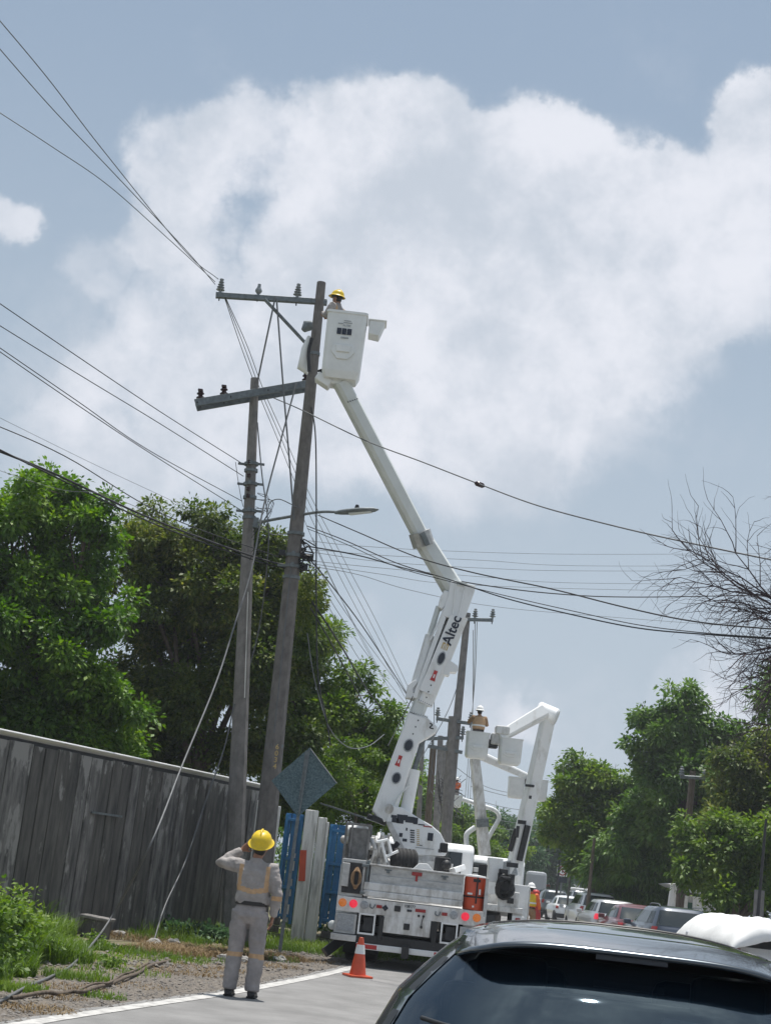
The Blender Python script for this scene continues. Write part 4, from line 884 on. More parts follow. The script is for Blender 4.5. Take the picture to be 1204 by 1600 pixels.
for k in range(3):
    b = MB(); b.box((-.115 + .095 * k, f - .003, H * .685), (.082, .006, .12)); b.out('warning_panel', 'navy', bucket, mw=mwb)
b = MB(); b.box((-.10, f - .003, H * .80), (.10, .006, .018)); b.box((.03, f - .003, H * .82), (.16, .006, .016)); b.box((.02, f - .003, H * .85), (.13, .006, .012)); b.box((0, f - .003, H * .59), (.14, .006, .03)); b.out('fine_print', 'decal_grey', bucket, mw=mwb)
text('ALTEC', .05, mwb @ Matrix.Translation((.02, f - .004, H * .775)) @ Matrix.Rotation(R(90), 4, 'X'), 'decal_grey', bucket)
# tool tray on the right of the bucket
b = MB(); b.prism([(.42, -.16, H * .94), (.72, -.16, H * .96), (.62, -.16, H * .72), (.42, -.16, H * .74)], (0, .36, 0)); b.box((.57, .02, H * .955), (.34, .40, .03)); b.out('tool_tray', 'fiberglass', bucket, mw=mwb, bevel=.012)
b = MB(); b.box((-.30, .0, -.02), (.30, .3, .16), Matrix.Rotation(R(28), 3, 'Y')); b.box((-.02, .05, -.03), (.34, .34, .1)); b.out('bucket_mount', 'fiberglass', bucket, mw=mwb, bevel=.02)
b = MB(); b.etube([P(483, 527, YK + .3), P(478, 545, YK + .3), P(476, 560, YK + .3), P(472, 574, YK + .3), P(480, 584, YK + .3)], [(.04, .1), (.09, .12), (.10, .12), (.10, .1), (.02, .05)]); b.out('jib_cover', 'fiberglass', bucket, smooth=50)
b = MB(); b.tube(smoothpath([P(487, 528, YK + .1), P(482, 550, YK + .1), P(483, 580, YK + .1)], 5), .035, 8); b.out('rope_loop', 'dark', bucket)
b = MB(); b.etube([P(474, 516, YK + .2), P(479, 509, YK + .2), P(488, 508, YK + .2)], [(.05, .08), (.11, .10), (.09, .09)], side=(0, 0, 1)); b.out('tool_pouch', 'galv', bucket, smooth=50)

# ================================================================ TRUCKS BEHIND
def back_truck(px, Y, head, label, cabpx=None):
    x = P(px, 1420, Y).x; o = Vector((x, Y, 0)); t = thing('bucket_truck', o, label, 'bucket truck', 'bucket trucks working along the road')
    mw = Matrix.Translation(o) @ Matrix.Rotation(-head, 4, 'Z')
    def B_(parts, name, m, par=t, bevel=.015):
        b = MB()
        for p_ in parts: b.box(p_[0], p_[1])
        return b.out(name, m, par, mw=mw, bevel=bevel)
    B_([((0, 3.2, .7), (.9, 6.4, .25))], 'chassis', 'dark'); B_([((0, 2.6, 1.0), (2.2, 5.2, .14))], 'deck', 'whitedirty')
    for s_ in (-1, 1):
        c = B_([((s_ * 1.03, 2.6, 1.2), (.36, 4.6, .85))], 'side_cabinet', 'white')
        for k in range(4): B_([((s_ * 1.22, .9 + 1.1 * k, 1.2), (.02, 1.0, .7))], 'cabinet_door', 'whitedirty', c)
        B_([((s_ * 1.0, .0, .75), (.3, .05, .25))], 'tail_panel', 'white'); B_([((s_ * 1.0, -.035, .78), (.12, .02, .1))], 'brake_lamp', 'redl2')
    B_([((0, .02, .55), (2.2, .1, .14))], 'bumper', 'dark')
    for s_ in (-.85, .85):
        wheel(t, s_, 1.5, mw=mw); wheel(t, s_, 6.3, mw=mw)
    b = MB(); prof = [(5.2, .75), (5.2, 2.2), (5.4, 2.32), (6.5, 2.32), (6.95, 1.65), (7.6, 1.5), (7.7, .7)]
    b.prism([(-1.0, y, z) for y, z in prof], (2.0, 0, 0)); cb = b.out('cab', 'white', t, mw=mw, bevel=.08, smooth=40)
    B_([((0, 5.19, 1.86), (1.3, .03, .5))], 'rear_window', 'glass', cb); B_([((1.005, 6.0, 1.9), (.02, .75, .5))], 'side_window', 'glass', cb); B_([((-1.005, 6.0, 1.9), (.02, .75, .5))], 'side_window', 'glass', cb)
    B_([((0, 3.0, 1.5), (.8, .8, .9))], 'pedestal', 'whitedirty')
    for k in range(6): 
        B_([((-.7 + 1.4 * rnd.random(), .6 + 3.8 * rnd.random(), 1.5 + .3 * rnd.random()), (.2 + .2 * rnd.random(), .3, .2 + .4 * rnd.random()))], 'deck_box', 'white' if k % 2 else 'dark')
    return t, mw
T2, m2 = back_truck(746, 39, R(7), 'second bucket truck with twin buckets folded over beside the poles, right of the nearest truck')
b = MB(); b.box(P(772, 1360, 39.2), (.36, .5, .60)); b.out('locker', 'white', T2, bevel=.02)
b = MB(); 
for k in range(9):
    c_ = P(787 + rnd.random() * 5, 1380 + rnd.random() * 10, 38.8 + .1 * rnd.random()); r_ = .13 + .08 * rnd.random(); b.tube([c_ + Vector((math.cos(i * .52) * r_, .08 * math.sin(i), math.sin(i * .52) * r_ * 1.2)) for i in range(13)], .035, 6)
b.out('cable_coil', 'black', T2); b = MB(); b.box(P(786, 1362, 38.9), (.22, .2, .12)); b.box(P(790, 1372, 38.7), (.24, .2, .06)); b.out('clutter', 'dark', T2, bevel=.02)
b = MB(); b.box(P(789, 1380, 39.05), (.42, .3, .46)); b.out('dark_gap_box', 'dark', T2, bevel=.02)  # added dark box, its colour standing in for the dark gap behind the coil
b = MB(); b.box(P(794, 1407, 39.0), (.52, .1, .42)); b.out('rear_plate', 'whitedirty', T2, bevel=.02); b = MB(); b.box(P(797, 1408, 38.93), (.16, .02, .13)); b.out('socket', 'dark', T2)
YA = 42
tb_ = MB(); tb_.prism([P(x, y, YA - .2) for x, y in ((782, 1347), (797, 1344), (806, 1350), (809, 1368), (800, 1372), (778, 1366))], (0, .7, 0)); tb_.out('turret', 'decal_grey', T2, bevel=.03)
b = MB(); b.beam(P(801, 1366, YA), P(857, 1118, YA - .5), .37, .34, .33, .32, tw=.3, ch=.1); l2 = b.out('lower_boom', 'white', T2)
b = MB(); b.beam(P(811, 1345, YA - .25), P(824, 1290, YA - .35), .16, .14); b.beam(P(796, 1330, YA - .2), P(806, 1295, YA - .3), .12, .12); b.out('lift_cylinder', 'dark', l2)
for (x, y, w, h) in ((827, 1228, .24, .06), (828, 1246, .06, .08), (815, 1285, .22, .10), (808, 1300, .08, .3), (800, 1352, .3, .12)): 
    b = MB(); b.box(P(x, y, YA - .55), (w, .1, h)); b.out('boom_fitting', 'dark', l2)
b = MB(); b.lathe([(.20, -.32), (.24, -.28), (.24, .22), (.20, .26)], P(856, 1116, YA - .5), (.85, -.2, -.28), 22); b.out('elbow', 'white', l2, smooth=40)
b = MB(); b.beam(P(850, 1112, YA - .9), P(780, 1152, YA - 1.3), .36, .30, .26, .24, tw=.3, ch=.15); u2 = b.out('upper_boom', 'white', T2)
b = MB(); b.box(P(784, 1142, YA - 1.2), (.36, .5, .22)); b.box(P(776, 1156, YA - 1.1), (.34, .5, .3)); b.out('tip_bracket', 'whitedirty', u2, bevel=.03)
b = MB(); b.box(P(769, 1163, YA - 1.1), (.26, .3, .22)); b.box(P(770, 1167, YA - 1.25), (.24, .1, .08)); b.out('bucket_pivot', 'dark', u2, bevel=.03)
YK2 = YA - 1.1
def bk(par, px, pt, pb, Y, w, d=.55, **k):
    c = P(px, pt, Y); return make_bucket(par, (c.x, Y, 0), c.z, P(px, pb, Y).z, w, d, **k)
bk1 = bk(T2, 746.5, 1145, 1186, YK2, .60); bk2 = bk(T2, 798, 1155, 1196, YK2 - .2, .60)
T3, m3 = back_truck(705, 52, R(7), 'third bucket truck, mostly hidden, with a nearly vertical boom left of the folded one')
YC = 55
b = MB(); b.beam(P(757, 1337, YC), P(741, 1180, YC - .3), .38, .36, .30, .30, tw=.2, ch=.1); l3 = b.out('lower_boom', 'whitedirty', T3)
b = MB(); b.beam(P(754, 1292, YC - .25), P(753, 1280, YC - .28), .44, .3); b.out('collar', 'galv', l3)
b = MB(); b.beam(P(745, 1178, YC - .3), P(824, 1214, YC + 1), .30, .28, .22, .2, tw=.3); u3 = b.out('upper_boom', 'white', T3)
bk(T3, 807, 1215, 1248, YC + .9, .56, detail=False); bk(T3, 843, 1219, 1252, YC + .7, .56, detail=False)
b = MB(); b.box(P(826, 1222, YC + 1), (.5, .4, .18)); b.out('tip_bracket', 'dark', u3, bevel=.02)
T4, m4 = back_truck(690, 70, R(7), 'farthest bucket truck, with a thin white elbow boom in front of the far trees')
YE = 73
b = MB(); pts = [P(x, y, YE) for x, y in ((752, 1334), (765, 1305), (777, 1284), (779, 1275), (772, 1266), (752, 1259), (722, 1249))]; b.tube(smoothpath(pts, 5), .10, 8); b.out('elbow_boom', 'white', T4, smooth=50)
b = MB(); pts = [P(x, y, YE - 1) for x, y in ((730, 1336), (728, 1312), (730, 1302), (742, 1293))]; b.tube(smoothpath(pts, 5), .12, 8); b.out('jib', 'white', T4, smooth=50)
bk(T4, 712, 1243, 1262, YE, .58, detail=False)
# ================================================================ PEOPLE
def remesh_obj(b, voxel, mats, zones=None, smooth=True, lumps=0.0, seed=0):
    """union of overlapping closed lofts as one continuous surface -> mesh"""
    bmesh.ops.recalc_face_normals(b.bm, faces=b.bm.faces)
    me = bpy.data.meshes.new('tmp'); b.bm.to_mesh(me); b.bm.free(); o = bpy.data.objects.new('tmp', me); C.objects.link(o)
    m = o.modifiers.new('r', 'REMESH'); m.mode = 'VOXEL'; m.voxel_size = voxel
    s = o.modifiers.new('s', 'SMOOTH'); s.iterations = 5; s.factor = .5
    dg = bpy.context.evaluated_depsgraph_get(); dg.update(); ev = o.evaluated_get(dg)
    out = bpy.data.meshes.new_from_object(ev); bpy.data.objects.remove(o, do_unlink=True); bpy.data.meshes.remove(me)
    n = len(out.vertices); co = np.empty(n * 3); out.vertices.foreach_get('co', co); co = co.reshape(-1, 3)
    if lumps:
        no = np.empty(n * 3); out.vertices.foreach_get('normal', no); no = no.reshape(-1, 3)
        d = np.array([mnoise.noise(Vector((x * 7 + seed, y * 7, z * 13 + 3 * x))) + .5 * mnoise.noise(Vector((x * 22, y * 22 + seed, z * 34))) for x, y, z in co])
        co = co + no * (d[:, None] * lumps); out.vertices.foreach_set('co', co.ravel())
    for k in mats: out.materials.append(MT[k])
    if zones:
        idx = [zones(p.center) for p in out.polygons]; out.polygons.foreach_set('material_index', idx)
    out.polygons.foreach_set('use_smooth', [True] * len(out.polygons)); out.update()
    return out
def add_mesh(name, me, par, mw):
    me.transform(mw); me.transform(Matrix.Translation(-worldloc(par))); o = bpy.data.objects.new(name, me); C.objects.link(o); o.parent = par; return o
def hand(b, wrist, dirv, palm_n, curl=.5, s=1.0, flip=1):
    """palm, four curled fingers of unequal length and a thumb leaving the side of the palm"""
    w = Vector(wrist); d = Vector(dirv).normalized(); n = Vector(palm_n); n = (n - d * n.dot(d)).normalized(); sd_ = d.cross(n) * flip
    b.etube([w - d * .02 * s, w + d * .03 * s, w + d * .07 * s, w + d * .095 * s], [(.024 * s, .021 * s), (.037 * s, .017 * s), (.041 * s, .015 * s), (.037 * s, .012 * s)], side=sd_, seg=12)
    for k, ln in enumerate((.075, .085, .08, .062)):
        base = w + d * .085 * s + sd_ * (.029 - .0195 * k) * s; dd = d.copy(); p_ = base; pts = [base - d * .02 * s]
        for j in range(3):
            a = curl * (.5 + .55 * j); dj = (d * math.cos(a) + n * math.sin(a)).normalized(); p_ = p_ + dj * ln * s * (.45, .32, .25)[j]; pts.append(p_)
        b.tube(pts, [.0098 * s, .0096 * s, .0088 * s, .0072 * s], 8)
    t0 = w + d * .02 * s + sd_ * .028 * s
    b.tube([t0, t0 + (sd_ * .9 + d * .7 + n * .2) * .035 * s, t0 + (sd_ * .9 + d * 1.3 + n * .6) * .05 * s], [.013 * s, .011 * s, .009 * s], 8)
def person(loc, yaw, label, P_, voxel=.013, shirt='shirt', pants='pants', helmet='yellow', vest=None, group=None, scale=1.0, headpitch=0.0, headyaw=0.0, helmtilt=0.0, stripes=True, bend=0.0):
    t = thing('person', loc, label, 'person', group)
    mw = Matrix.Translation(Vector(loc)) @ Matrix.Rotation(yaw, 4, 'Z') @ Matrix.Scale(scale, 4)
    Ls, Le, Lw, Rs, Re, Rw = [Vector(v) for v in (P_['ls'], P_['le'], P_['lw'], P_['rs'], P_['re'], P_['rw'])]
    lf, rf = Vector(P_['lf']), Vector(P_['rf']); lk = Vector(P_.get('lk', (lf.x * .95, .03, .50))); rk = Vector(P_.get('rk', (rf.x * .95, .03, .50)))
    lh, rh = Vector((-.10, 0, .92)), Vector((.10, 0, .92))
    hc = Vector(P_.get('head', (0, .03, 1.62))); nk = Vector((0, -.005, 1.46))
    # ---- skin body: one continuous figure
    b = MB()
    b.etube([(0, 0, .86), (0, 0, .95), (0, 0, 1.08), (0, 0, 1.25), (0, 0, 1.38), (0, -.005, 1.45)], [(.13, .09), (.155, .105), (.135, .095), (.16, .105), (.155, .09), (.06, .055)])
    b.etube([nk - Vector((0, 0, .05)), nk + Vector((0, .005, .04)), hc - Vector((0, 0, .05))], [(.062, .06), (.056, .056), (.054, .054)])
    b.ball(hc, .1, 20, (.76, .93, 1.12)); b.ball(hc + Vector((0, .012, -.06)), .07, 14, (.85, 1, .85))
    b.ball(hc + Vector((0, .098, -.02)), .014, 8, (.9, 1.2, 1.6)); b.tube([hc + Vector((-.02, .09, -.062)), hc + Vector((.02, .09, -.062))], .007, 6)
    for s_ in (-1, 1): b.ball(hc + Vector((s_ * .078, -.005, -.015)), .03, 10, (.35, .75, 1.1))
    for a_, e_, w_, sd1 in ((Ls, Le, Lw, 1), (Rs, Re, Rw, -1)):
        b.tube([a_, a_.lerp(e_, .5), e_, e_.lerp(w_, .45), w_], [.055, .046, .037, .036, .025], 12)
        d = (w_ - e_).normalized(); pn = Vector(P_['lpn'] if sd1 == 1 else P_['rpn']); hand(b, w_, (d + Vector(P_.get('lhd' if sd1 == 1 else 'rhd', (0, 0, 0)))), pn, P_.get('lcurl' if sd1 == 1 else 'rcurl', .5), 1.0, sd1)
    for h_, k_, f_ in ((lh, lk, lf), (rh, rk, rf)):
        an = f_ + Vector((0, -.03, .10)); b.tube([h_, h_.lerp(k_, .5), k_, k_.lerp(an, .4), an], [.085, .072, .052, .05, .036], 12)
        b.etube([f_ + Vector((0, -.06, .04)), f_ + Vector((0, .0, .045)), f_ + Vector((0, .12, .03)), f_ + Vector((0, .17, .025))], [(.03, .03), (.038, .04), (.04, .025), (.025, .015)])
    body = remesh_obj(b, min(voxel, .009) if voxel < .02 else voxel, ['skin']); bo = add_mesh('body', body, t, mw)
    for s_ in (-1, 1):
        b = MB(); b.ball(hc + Vector((s_ * .032, .078, .005)), .012, 10); b.out('eye', 'eye', bo, mw=mw, smooth=60)
    b = MB(); b.ball(hc + Vector((0, -.012, .03)), .102, 18, (.80, .93, 1.0)); b.ball(hc + Vector((0, -.04, -.03)), .08, 14, (.85, .75, 1)); hair = b.out('hair', 'hair', bo, mw=mw, smooth=60)
    # ---- trousers
    b = MB()
    b.etube([(0, 0, 1.02), (0, -.005, .95), (0, -.012, .87), (0, 0, .80)], [(.158, .115), (.178, .128), (.182, .132), (.12, .09)])
    for h_, k_, f_ in ((lh, lk, lf), (rh, rk, rf)):
        an = f_ + Vector((0, -.02, .07)); b.etube([h_ + Vector((0, 0, .0)), h_.lerp(k_, .45), k_, k_.lerp(an, .5), an.lerp(k_, .06), an], [(.108, .115), (.102, .105), (.088, .09), (.086, .09), (.083, .092), (.078, .088)])
    zf = (lambda c: 1 if (.42 < c.z < .47) else 0) if stripes else None
    add_mesh('trousers', remesh_obj(b, voxel, [pants, 'stripe'], zf, lumps=.011, seed=3), t, mw)
    # ---- shirt
    b = MB()
    b.etube([(0, 0, .985), (0, 0, 1.03), (0, 0, 1.12), (0, 0, 1.24), (0, .0, 1.35), (0, -.0, 1.42), (0, -.005, 1.475)], [(.180, .138), (.192, .142), (.186, .136), (.198, .140), (.200, .126), (.145, .10), (.074, .070)])
    b.tube([(0, -.003, 1.44), (0, .0, 1.50)], [.076, .070], 16)
    for a_, e_, w_ in ((Ls, Le, Lw), (Rs, Re, Rw)):
        b.tube([a_.lerp(Vector((0, 0, 1.38)), .45), a_, a_.lerp(e_, .5), e_, e_.lerp(w_, .45), w_.lerp(e_, .03)], [.078, .084, .076, .066, .060, .046], 14)
    def zs(c):
        if c.z < 1.42 and .13 < abs(c.x) < .175 and abs(c.y) < .2 and c.z > 1.16: return 1
        zb = 1.165 - .035 * (1 - min(1, abs(c.x) / .17)) if c.y < 0 else 1.14
        if abs(c.x) < .18 and zb - .025 < c.z < zb + .03: return 1
        if abs(c.x) > .22 and 1.06 < c.z < 1.11: return 1
        return 0
    add_mesh('shirt', remesh_obj(b, voxel, [shirt, 'stripe'], zs if stripes else None, lumps=.012, seed=9), t, mw)
    b = MB(); b.etube([(0, -.003, .985), (0, -.003, 1.028)], [(.185, .138), (.183, .136)], seg=32); b.out('belt', 'belt', t, mw=mw, smooth=40)
    if vest:
        b = MB(); b.etube([(0, 0, 1.06), (0, 0, 1.2), (0, 0, 1.36), (0, 0, 1.43)], [(.20, .15), (.205, .15), (.205, .14), (.15, .11)], seg=24); v_ = b.out('vest', vest, t, mw=mw, smooth=50)
        b = MB(); b.etube([(0, 0, 1.13), (0, 0, 1.18)], [(.208, .155), (.208, .155)], seg=24); b.out('reflective_band', 'refl', v_, mw=mw)
    for f_ in (lf, rf):
        b = MB(); b.etube([f_ + Vector((0, -.085, .05)), f_ + Vector((0, -.075, .045)), f_ + Vector((0, .0, .05)), f_ + Vector((0, .10, .038)), f_ + Vector((0, .19, .03)), f_ + Vector((0, .205, .028))], [(.02, .03), (.042, .045), (.048, .052), (.052, .036), (.040, .026), (.02, .015)], seg=18)
        b.tube([f_ + Vector((0, -.03, .04)), f_ + Vector((0, -.03, .13))], [.05, .052], 14); bt = b.out('boot', 'belt', t, mw=mw, smooth=50)
        b = MB(); b.box(f_ + Vector((0, .055, .011)), (.10, .28, .022)); b.out('sole', 'rubber', bt, mw=mw, bevel=.008)
    # ---- helmet
    if helmet:
        hm = Matrix.Translation(hc + Vector((0, -.005, .045))) @ Matrix.Rotation(helmtilt, 4, 'X')
        b = MB(); n1 = 28
        prof = [(.162, -.012), (.166, -.006), (.150, .004), (.132, .022), (.128, .05), (.114, .085), (.085, .115), (.045, .132), (0, .137)]
        bm = b.bm; rings = []
        for r_, z in prof:
            ring = []
            for k in range(n1):
                a = k / n1 * 6.28318; x = math.cos(a) * r_ * .90; y = math.sin(a) * r_ * 1.06
                if r_ > .14: y += .022 * max(0, math.sin(a)); z2 = z - .012 * max(0, -math.sin(a))
                else: z2 = z
                ring.append(bm.verts.new((x, y, z2)))
            rings.append(ring)
        for r1, r2 in zip(rings[:-1], rings[1:]):
            for k in range(n1): bm.faces.new((r1[k], r1[(k + 1) % n1], r2[(k + 1) % n1], r2[k]))
        hl = b.out('helmet', helmet, t, mw=mw @ hm, smooth=60); sm = hl.modifiers.new('thick', 'SOLIDIFY'); sm.thickness = .004
        b = MB(); b.tube(smoothpath([(0, -.12, .065), (0, -.06, .128), (0, .0, .146), (0, .07, .125), (0, .125, .06)], 5), .012, 8); b.out('helmet_ridge', helmet, hl, mw=mw @ hm, smooth=50)
        b = MB(); b.lathe([(.118, -.03), (.120, 0), (.110, .01)], (0, 0, 0), (0, 0, 1), 20); b.out('helmet_band', 'black', hl, mw=mw @ hm)
    return t
fl = G(357, 1558); fr = G(391, 1562); mid = (fl + fr) / 2
pose = dict(ls=(-.185, 0, 1.40), le=(-.41, .10, 1.41), lw=(-.20, .16, 1.575), lpn=(.3, -1, 0), lhd=(.5, 0, .6), lcurl=.35,
            rs=(.185, 0, 1.40), re=(.275, -.03, 1.13), rw=(.25, .05, .88), rpn=(-1, 0, 0), rcurl=.6,
            lf=(-.125, -.0, 0), rf=(.125, .03, 0), head=(.02, .035, 1.63))
person((mid.x + .0, mid.y, .011), R(-4), 'worker in grey overalls and yellow helmet shading his eyes at the road edge', pose, voxel=.012, helmtilt=.42, scale=1.015)

armp = dict(ls=(-.185, 0, 1.40), le=(-.28, .20, 1.25), lw=(-.14, .42, 1.40), lpn=(1, 0, 0), rs=(.185, 0, 1.40), re=(.30, .15, 1.22), rw=(.16, .38, 1.32), rpn=(-1, 0, 0), lf=(-.10, 0, 0), rf=(.10, 0, 0), head=(0, .04, 1.61))
def stand_in(bkt, loc, yaw, label, **k): return person(loc, yaw, label, armp, **k)
zf0 = P(520, 492, YK).z - 1.06
q = P(514, 492, YK + .05)
topp = dict(armp, le=(-.24, .10, 1.16), lw=(-.10, .27, 1.28), re=(.25, .10, 1.16), rw=(.10, .27, 1.24))
person((q.x + .14, YK + .06, kbot + .16), R(60), 'worker in yellow helmet standing in the raised bucket behind the pole top', topp, voxel=.02, helmtilt=.1, scale=.93)
c2 = P(746.5, 1145, YK2); b2z = P(746.5, 1186, YK2).z
crouch = dict(armp, lf=(-.10, 0, .24), rf=(.10, 0, .24), lk=(-.10, .16, .60), rk=(.10, .16, .60))
person((c2.x, YK2, b2z - .10), R(10), 'worker in a brown shirt and pale helmet inside the bucket left of the folded boom', crouch, voxel=.024, helmet='tarp', shirt='rope', vest='stripe', stripes=False, scale=.84)
c4 = P(712, 1243, YE)
person((c4.x, YE, P(712, 1262, YE).z + .06), R(20), 'tiny worker in orange in the farthest bucket near the far pole', armp, voxel=.03, helmet='tarp', shirt='orangev', stripes=False, scale=.75)
walk = dict(ls=(-.185, 0, 1.40), le=(-.27, .0, 1.16), lw=(-.31, .05, .94), lpn=(1, 0, 0), rs=(.185, 0, 1.40), re=(.27, -.02, 1.16), rw=(.32, .05, .95), rpn=(-1, 0, 0), lf=(-.15, .05, 0), rf=(.15, -.05, 0), head=(0, .04, 1.61))
q = P(829, 1400, 50); person((q.x, 50, .011), R(0), 'worker in yellow vest and orange sleeves on the road by the second truck', walk, voxel=.025, helmet='tarp', shirt='orangev', vest='yellow', stripes=False, pants='rope', scale=.98)
# ================================================================ CARS
def supell(W_, y0, y1, th, n=5.0, front=None):
    c, s = math.cos(th), math.sin(th); e = 2 / n; mid_, H_ = (y0 + y1) / 2, (y1 - y0) / 2
    return (W_ * math.copysign(abs(c) ** e, c), mid_ + H_ * math.copysign(abs(s) ** e, s))
def lev(levels, z):
    zs = [l[0] for l in levels]; return [float(np.interp(z, zs, [l[i] for l in levels])) for i in (1, 2, 3)]
def theta_for(W_, x, n=5.0): return math.acos(max(-1, min(1, math.copysign((abs(x) / W_) ** (n / 2), x))))
def make_car(name, label, loc, head, L, levels, paint, crown=.05, N=72, zsub=5, group='cars queueing on the road', cat='car', glassz=(1.0, 1.34), wheels=(.65, 3.2), lamp='redl2', near=False, wr=.33, rails=False, nn=5.0):
    t = thing(name, (0, 0, 0), label, cat, group)
    zs = []
    for a, b_ in zip(levels[:-1], levels[1:]):
        for k in range(zsub): zs.append(a[0] + (b_[0] - a[0]) * k / zsub)
    zs.append(levels[-1][0])
    def pt(z, th, off=0.0):
        W_, y0, y1 = lev(levels, z); x, y = supell(W_ + off, y0 - off, y1 + off, th, nn); return Vector((x, y, z))
    ths = [2 * math.pi * k / N for k in range(N)]
    b = MB(); bm = b.bm; rings = [[bm.verts.new(pt(z, th)) for th in ths] for z in zs]
    g0, g1 = glassz
    for i in range(len(zs) - 1):
        for k in range(N):
            if near:
                thm = (ths[k] + math.pi / N); zm = (zs[i] + zs[i + 1]) / 2
                if math.sin(thm) < -.62 and g0 < zm < g1: continue
            bm.faces.new((rings[i][k], rings[i][(k + 1) % N], rings[i + 1][(k + 1) % N], rings[i + 1][k]))
    Wt, y0, y1 = lev(levels, levels[-1][0]); mid_ = (y0 + y1) / 2; pr = rings[-1]; zt_ = levels[-1][0]
    for q_ in (.97, .93, .86, .75, .6, .4, .2):
        ring = []
        for th in ths:
            x, y = supell(Wt * q_, mid_ + (y0 - mid_) * q_, mid_ + (y1 - mid_) * q_, th, nn); ring.append(bm.verts.new((x, y, zt_ + crown * (1 - q_ ** 2.6))))
        for k in range(N): bm.faces.new((pr[k], pr[(k + 1) % N], ring[(k + 1) % N], ring[k]))
        pr = ring
    bm.faces.new(pr)
    body = b.out('body', paint, t, smooth=38)
    def patch(th0, th1, z0, z1, name_, m, par=t, off=.006, nu=14, nv=6, taper=0.0, smooth=60, thick=0):
        b = MB(); g = []
        for j in range(nv + 1):
            z = z0 + (z1 - z0) * j / nv; tp = taper * (1 - j / nv) * 0
            g.append([b.bm.verts.new(pt(z, th0 + (th1 - th0) * i / nu, off)) for i in range(nu + 1)])
        for j in range(nv):
            for i in range(nu): b.bm.faces.new((g[j][i], g[j][i + 1], g[j + 1][i + 1], g[j + 1][i]))
        o = b.out(name_, m, par, smooth=smooth)
        if thick: sm = o.modifiers.new('thick', 'SOLIDIFY'); sm.thickness = thick
        return o
    hp = math.pi / 2
    if not near:
        patch(-hp - .78, -hp + .78, g0, g1, 'rear_window', 'glass')
        patch(hp - .75, hp + .75, g0, g1 - .03, 'windscreen', 'glass')
        for sgn in (0, math.pi):
            for a, c in ((-.62, -.28), (-.24, .12), (.16, .5)):
                patch(sgn + a, sgn + c, g0 + .03, g1 - .04, 'side_window', 'glass', nu=5)
    zl = g0 - .12
    for s_ in (-1, 1):
        a = -hp + s_ * .80; patch(a - .17, a + .17, zl - .12, zl + .08, 'tail_lamp', lamp, off=.012, nu=5, nv=3)
        patch(-hp + s_ * .5 + hp * 0 - .0, -hp + s_ * .5 + .04, .3, .31, 'reflector', 'redl2', off=.01, nu=2, nv=1)
        a = hp + s_ * .8; patch(a - .2, a + .2, .58, .74, 'headlight', 'refl', off=.01, nu=4, nv=2)
    patch(-hp - 1.2, -hp + 1.2, .28, .50, 'rear_bumper', 'black', off=.035, nu=16, nv=3, thick=.01)
    bb = MB(); bb.box((0, lev(levels, .72)[1] - .02, .72), (.34, .02, .16)); bb.out('number_plate', 'tarp', t)
    for s_ in (-1, 1):
        for wy in wheels: wheel(t, s_ * (lev(levels, .4)[0] - .09), wy, r=wr, w=.21, mw=Matrix())
        if near: continue
        bb = MB(); bb.box((s_ * (lev(levels, 1.0)[0] + .10), lev(levels, 1.0)[2] - .35, 1.0), (.2, .1, .13)); bb.out('mirror', paint, t, bevel=.03)
        if rails: bb = MB(); bb.tube(smoothpath([(s_ * (Wt - .06), y0 + .15, zt_ + .01), (s_ * (Wt - .05), y0 + .3, zt_ + .07), (s_ * (Wt - .05), y1 - .5, zt_ + .07), (s_ * (Wt - .06), y1 - .3, zt_ + .01)], 5), .015, 6); bb.out('roof_rail', 'galv', t)
    t.location = loc; t.rotation_euler = (0, 0, -head)
    return t, pt, patch, lev
def hatch(L, Wd, H, rear_lean=.45, cab=1.9):
    w = Wd / 2; zb = H * .66
    return [(.20, w * .93, .06, L - .06), (.34, w * .98, -.0, L), (.6, w, -.02, L), (zb * .88, w * .99, .02, L - .05), (zb * .96, w * .965, .06, L - .5), (zb, w * .94, .09, L - 1.05), (zb + .02, w * .93, .10, L - 1.15),
            (H * .84, w * .82, .10 + rear_lean * .45, L - 1.15 - .45), (H * .95, w * .74, .10 + rear_lean * .8, L - 1.15 - .80), (H * .98, w * .69, .10 + rear_lean * .95, L - 1.15 - .98)]
def sedan(L, Wd, H):
    w = Wd / 2; zb = H * .66
    return [(.20, w * .93, .06, L - .06), (.34, w * .98, -.0, L), (.6, w, -.0, L), (zb * .90, w * .98, .02, L - .1), (zb * .97, w * .95, .12, L - .6), (zb + .0, w * .93, .55, L - 1.1), (zb + .02, w * .92, .62, L - 1.25),
            (H * .84, w * .80, .95, L - 1.7), (H * .95, w * .70, 1.25, L - 1.95), (H * .98, w * .64, 1.45, L - 2.1)]
def paint(name, c, coat=1.0, rough=.35, metal=.2): return mat(name, c, rough, metal, var=.06, vs=1.5, coat=coat)
MT['p_dark'] = paint('black_car_paint', (.015, .016, .018)); MT['p_grey'] = paint('grey_car_paint', (.10, .11, .12)); MT['p_white'] = paint('white_car_paint', (.75, .76, .77), metal=0)
MT['p_silver'] = paint('silver_car_paint', (.5, .51, .52), metal=.4); MT['p_red'] = paint('dark_red_car_paint', (.13, .02, .025)); MT['p_blue'] = paint('dark_blue_car_paint', (.05, .065, .095))
MT['p_near'] = mat('near_black_car_paint', (.050, .064, .078), .22, .7, var=.06, vs=3, coat=1.0, spec=.9)
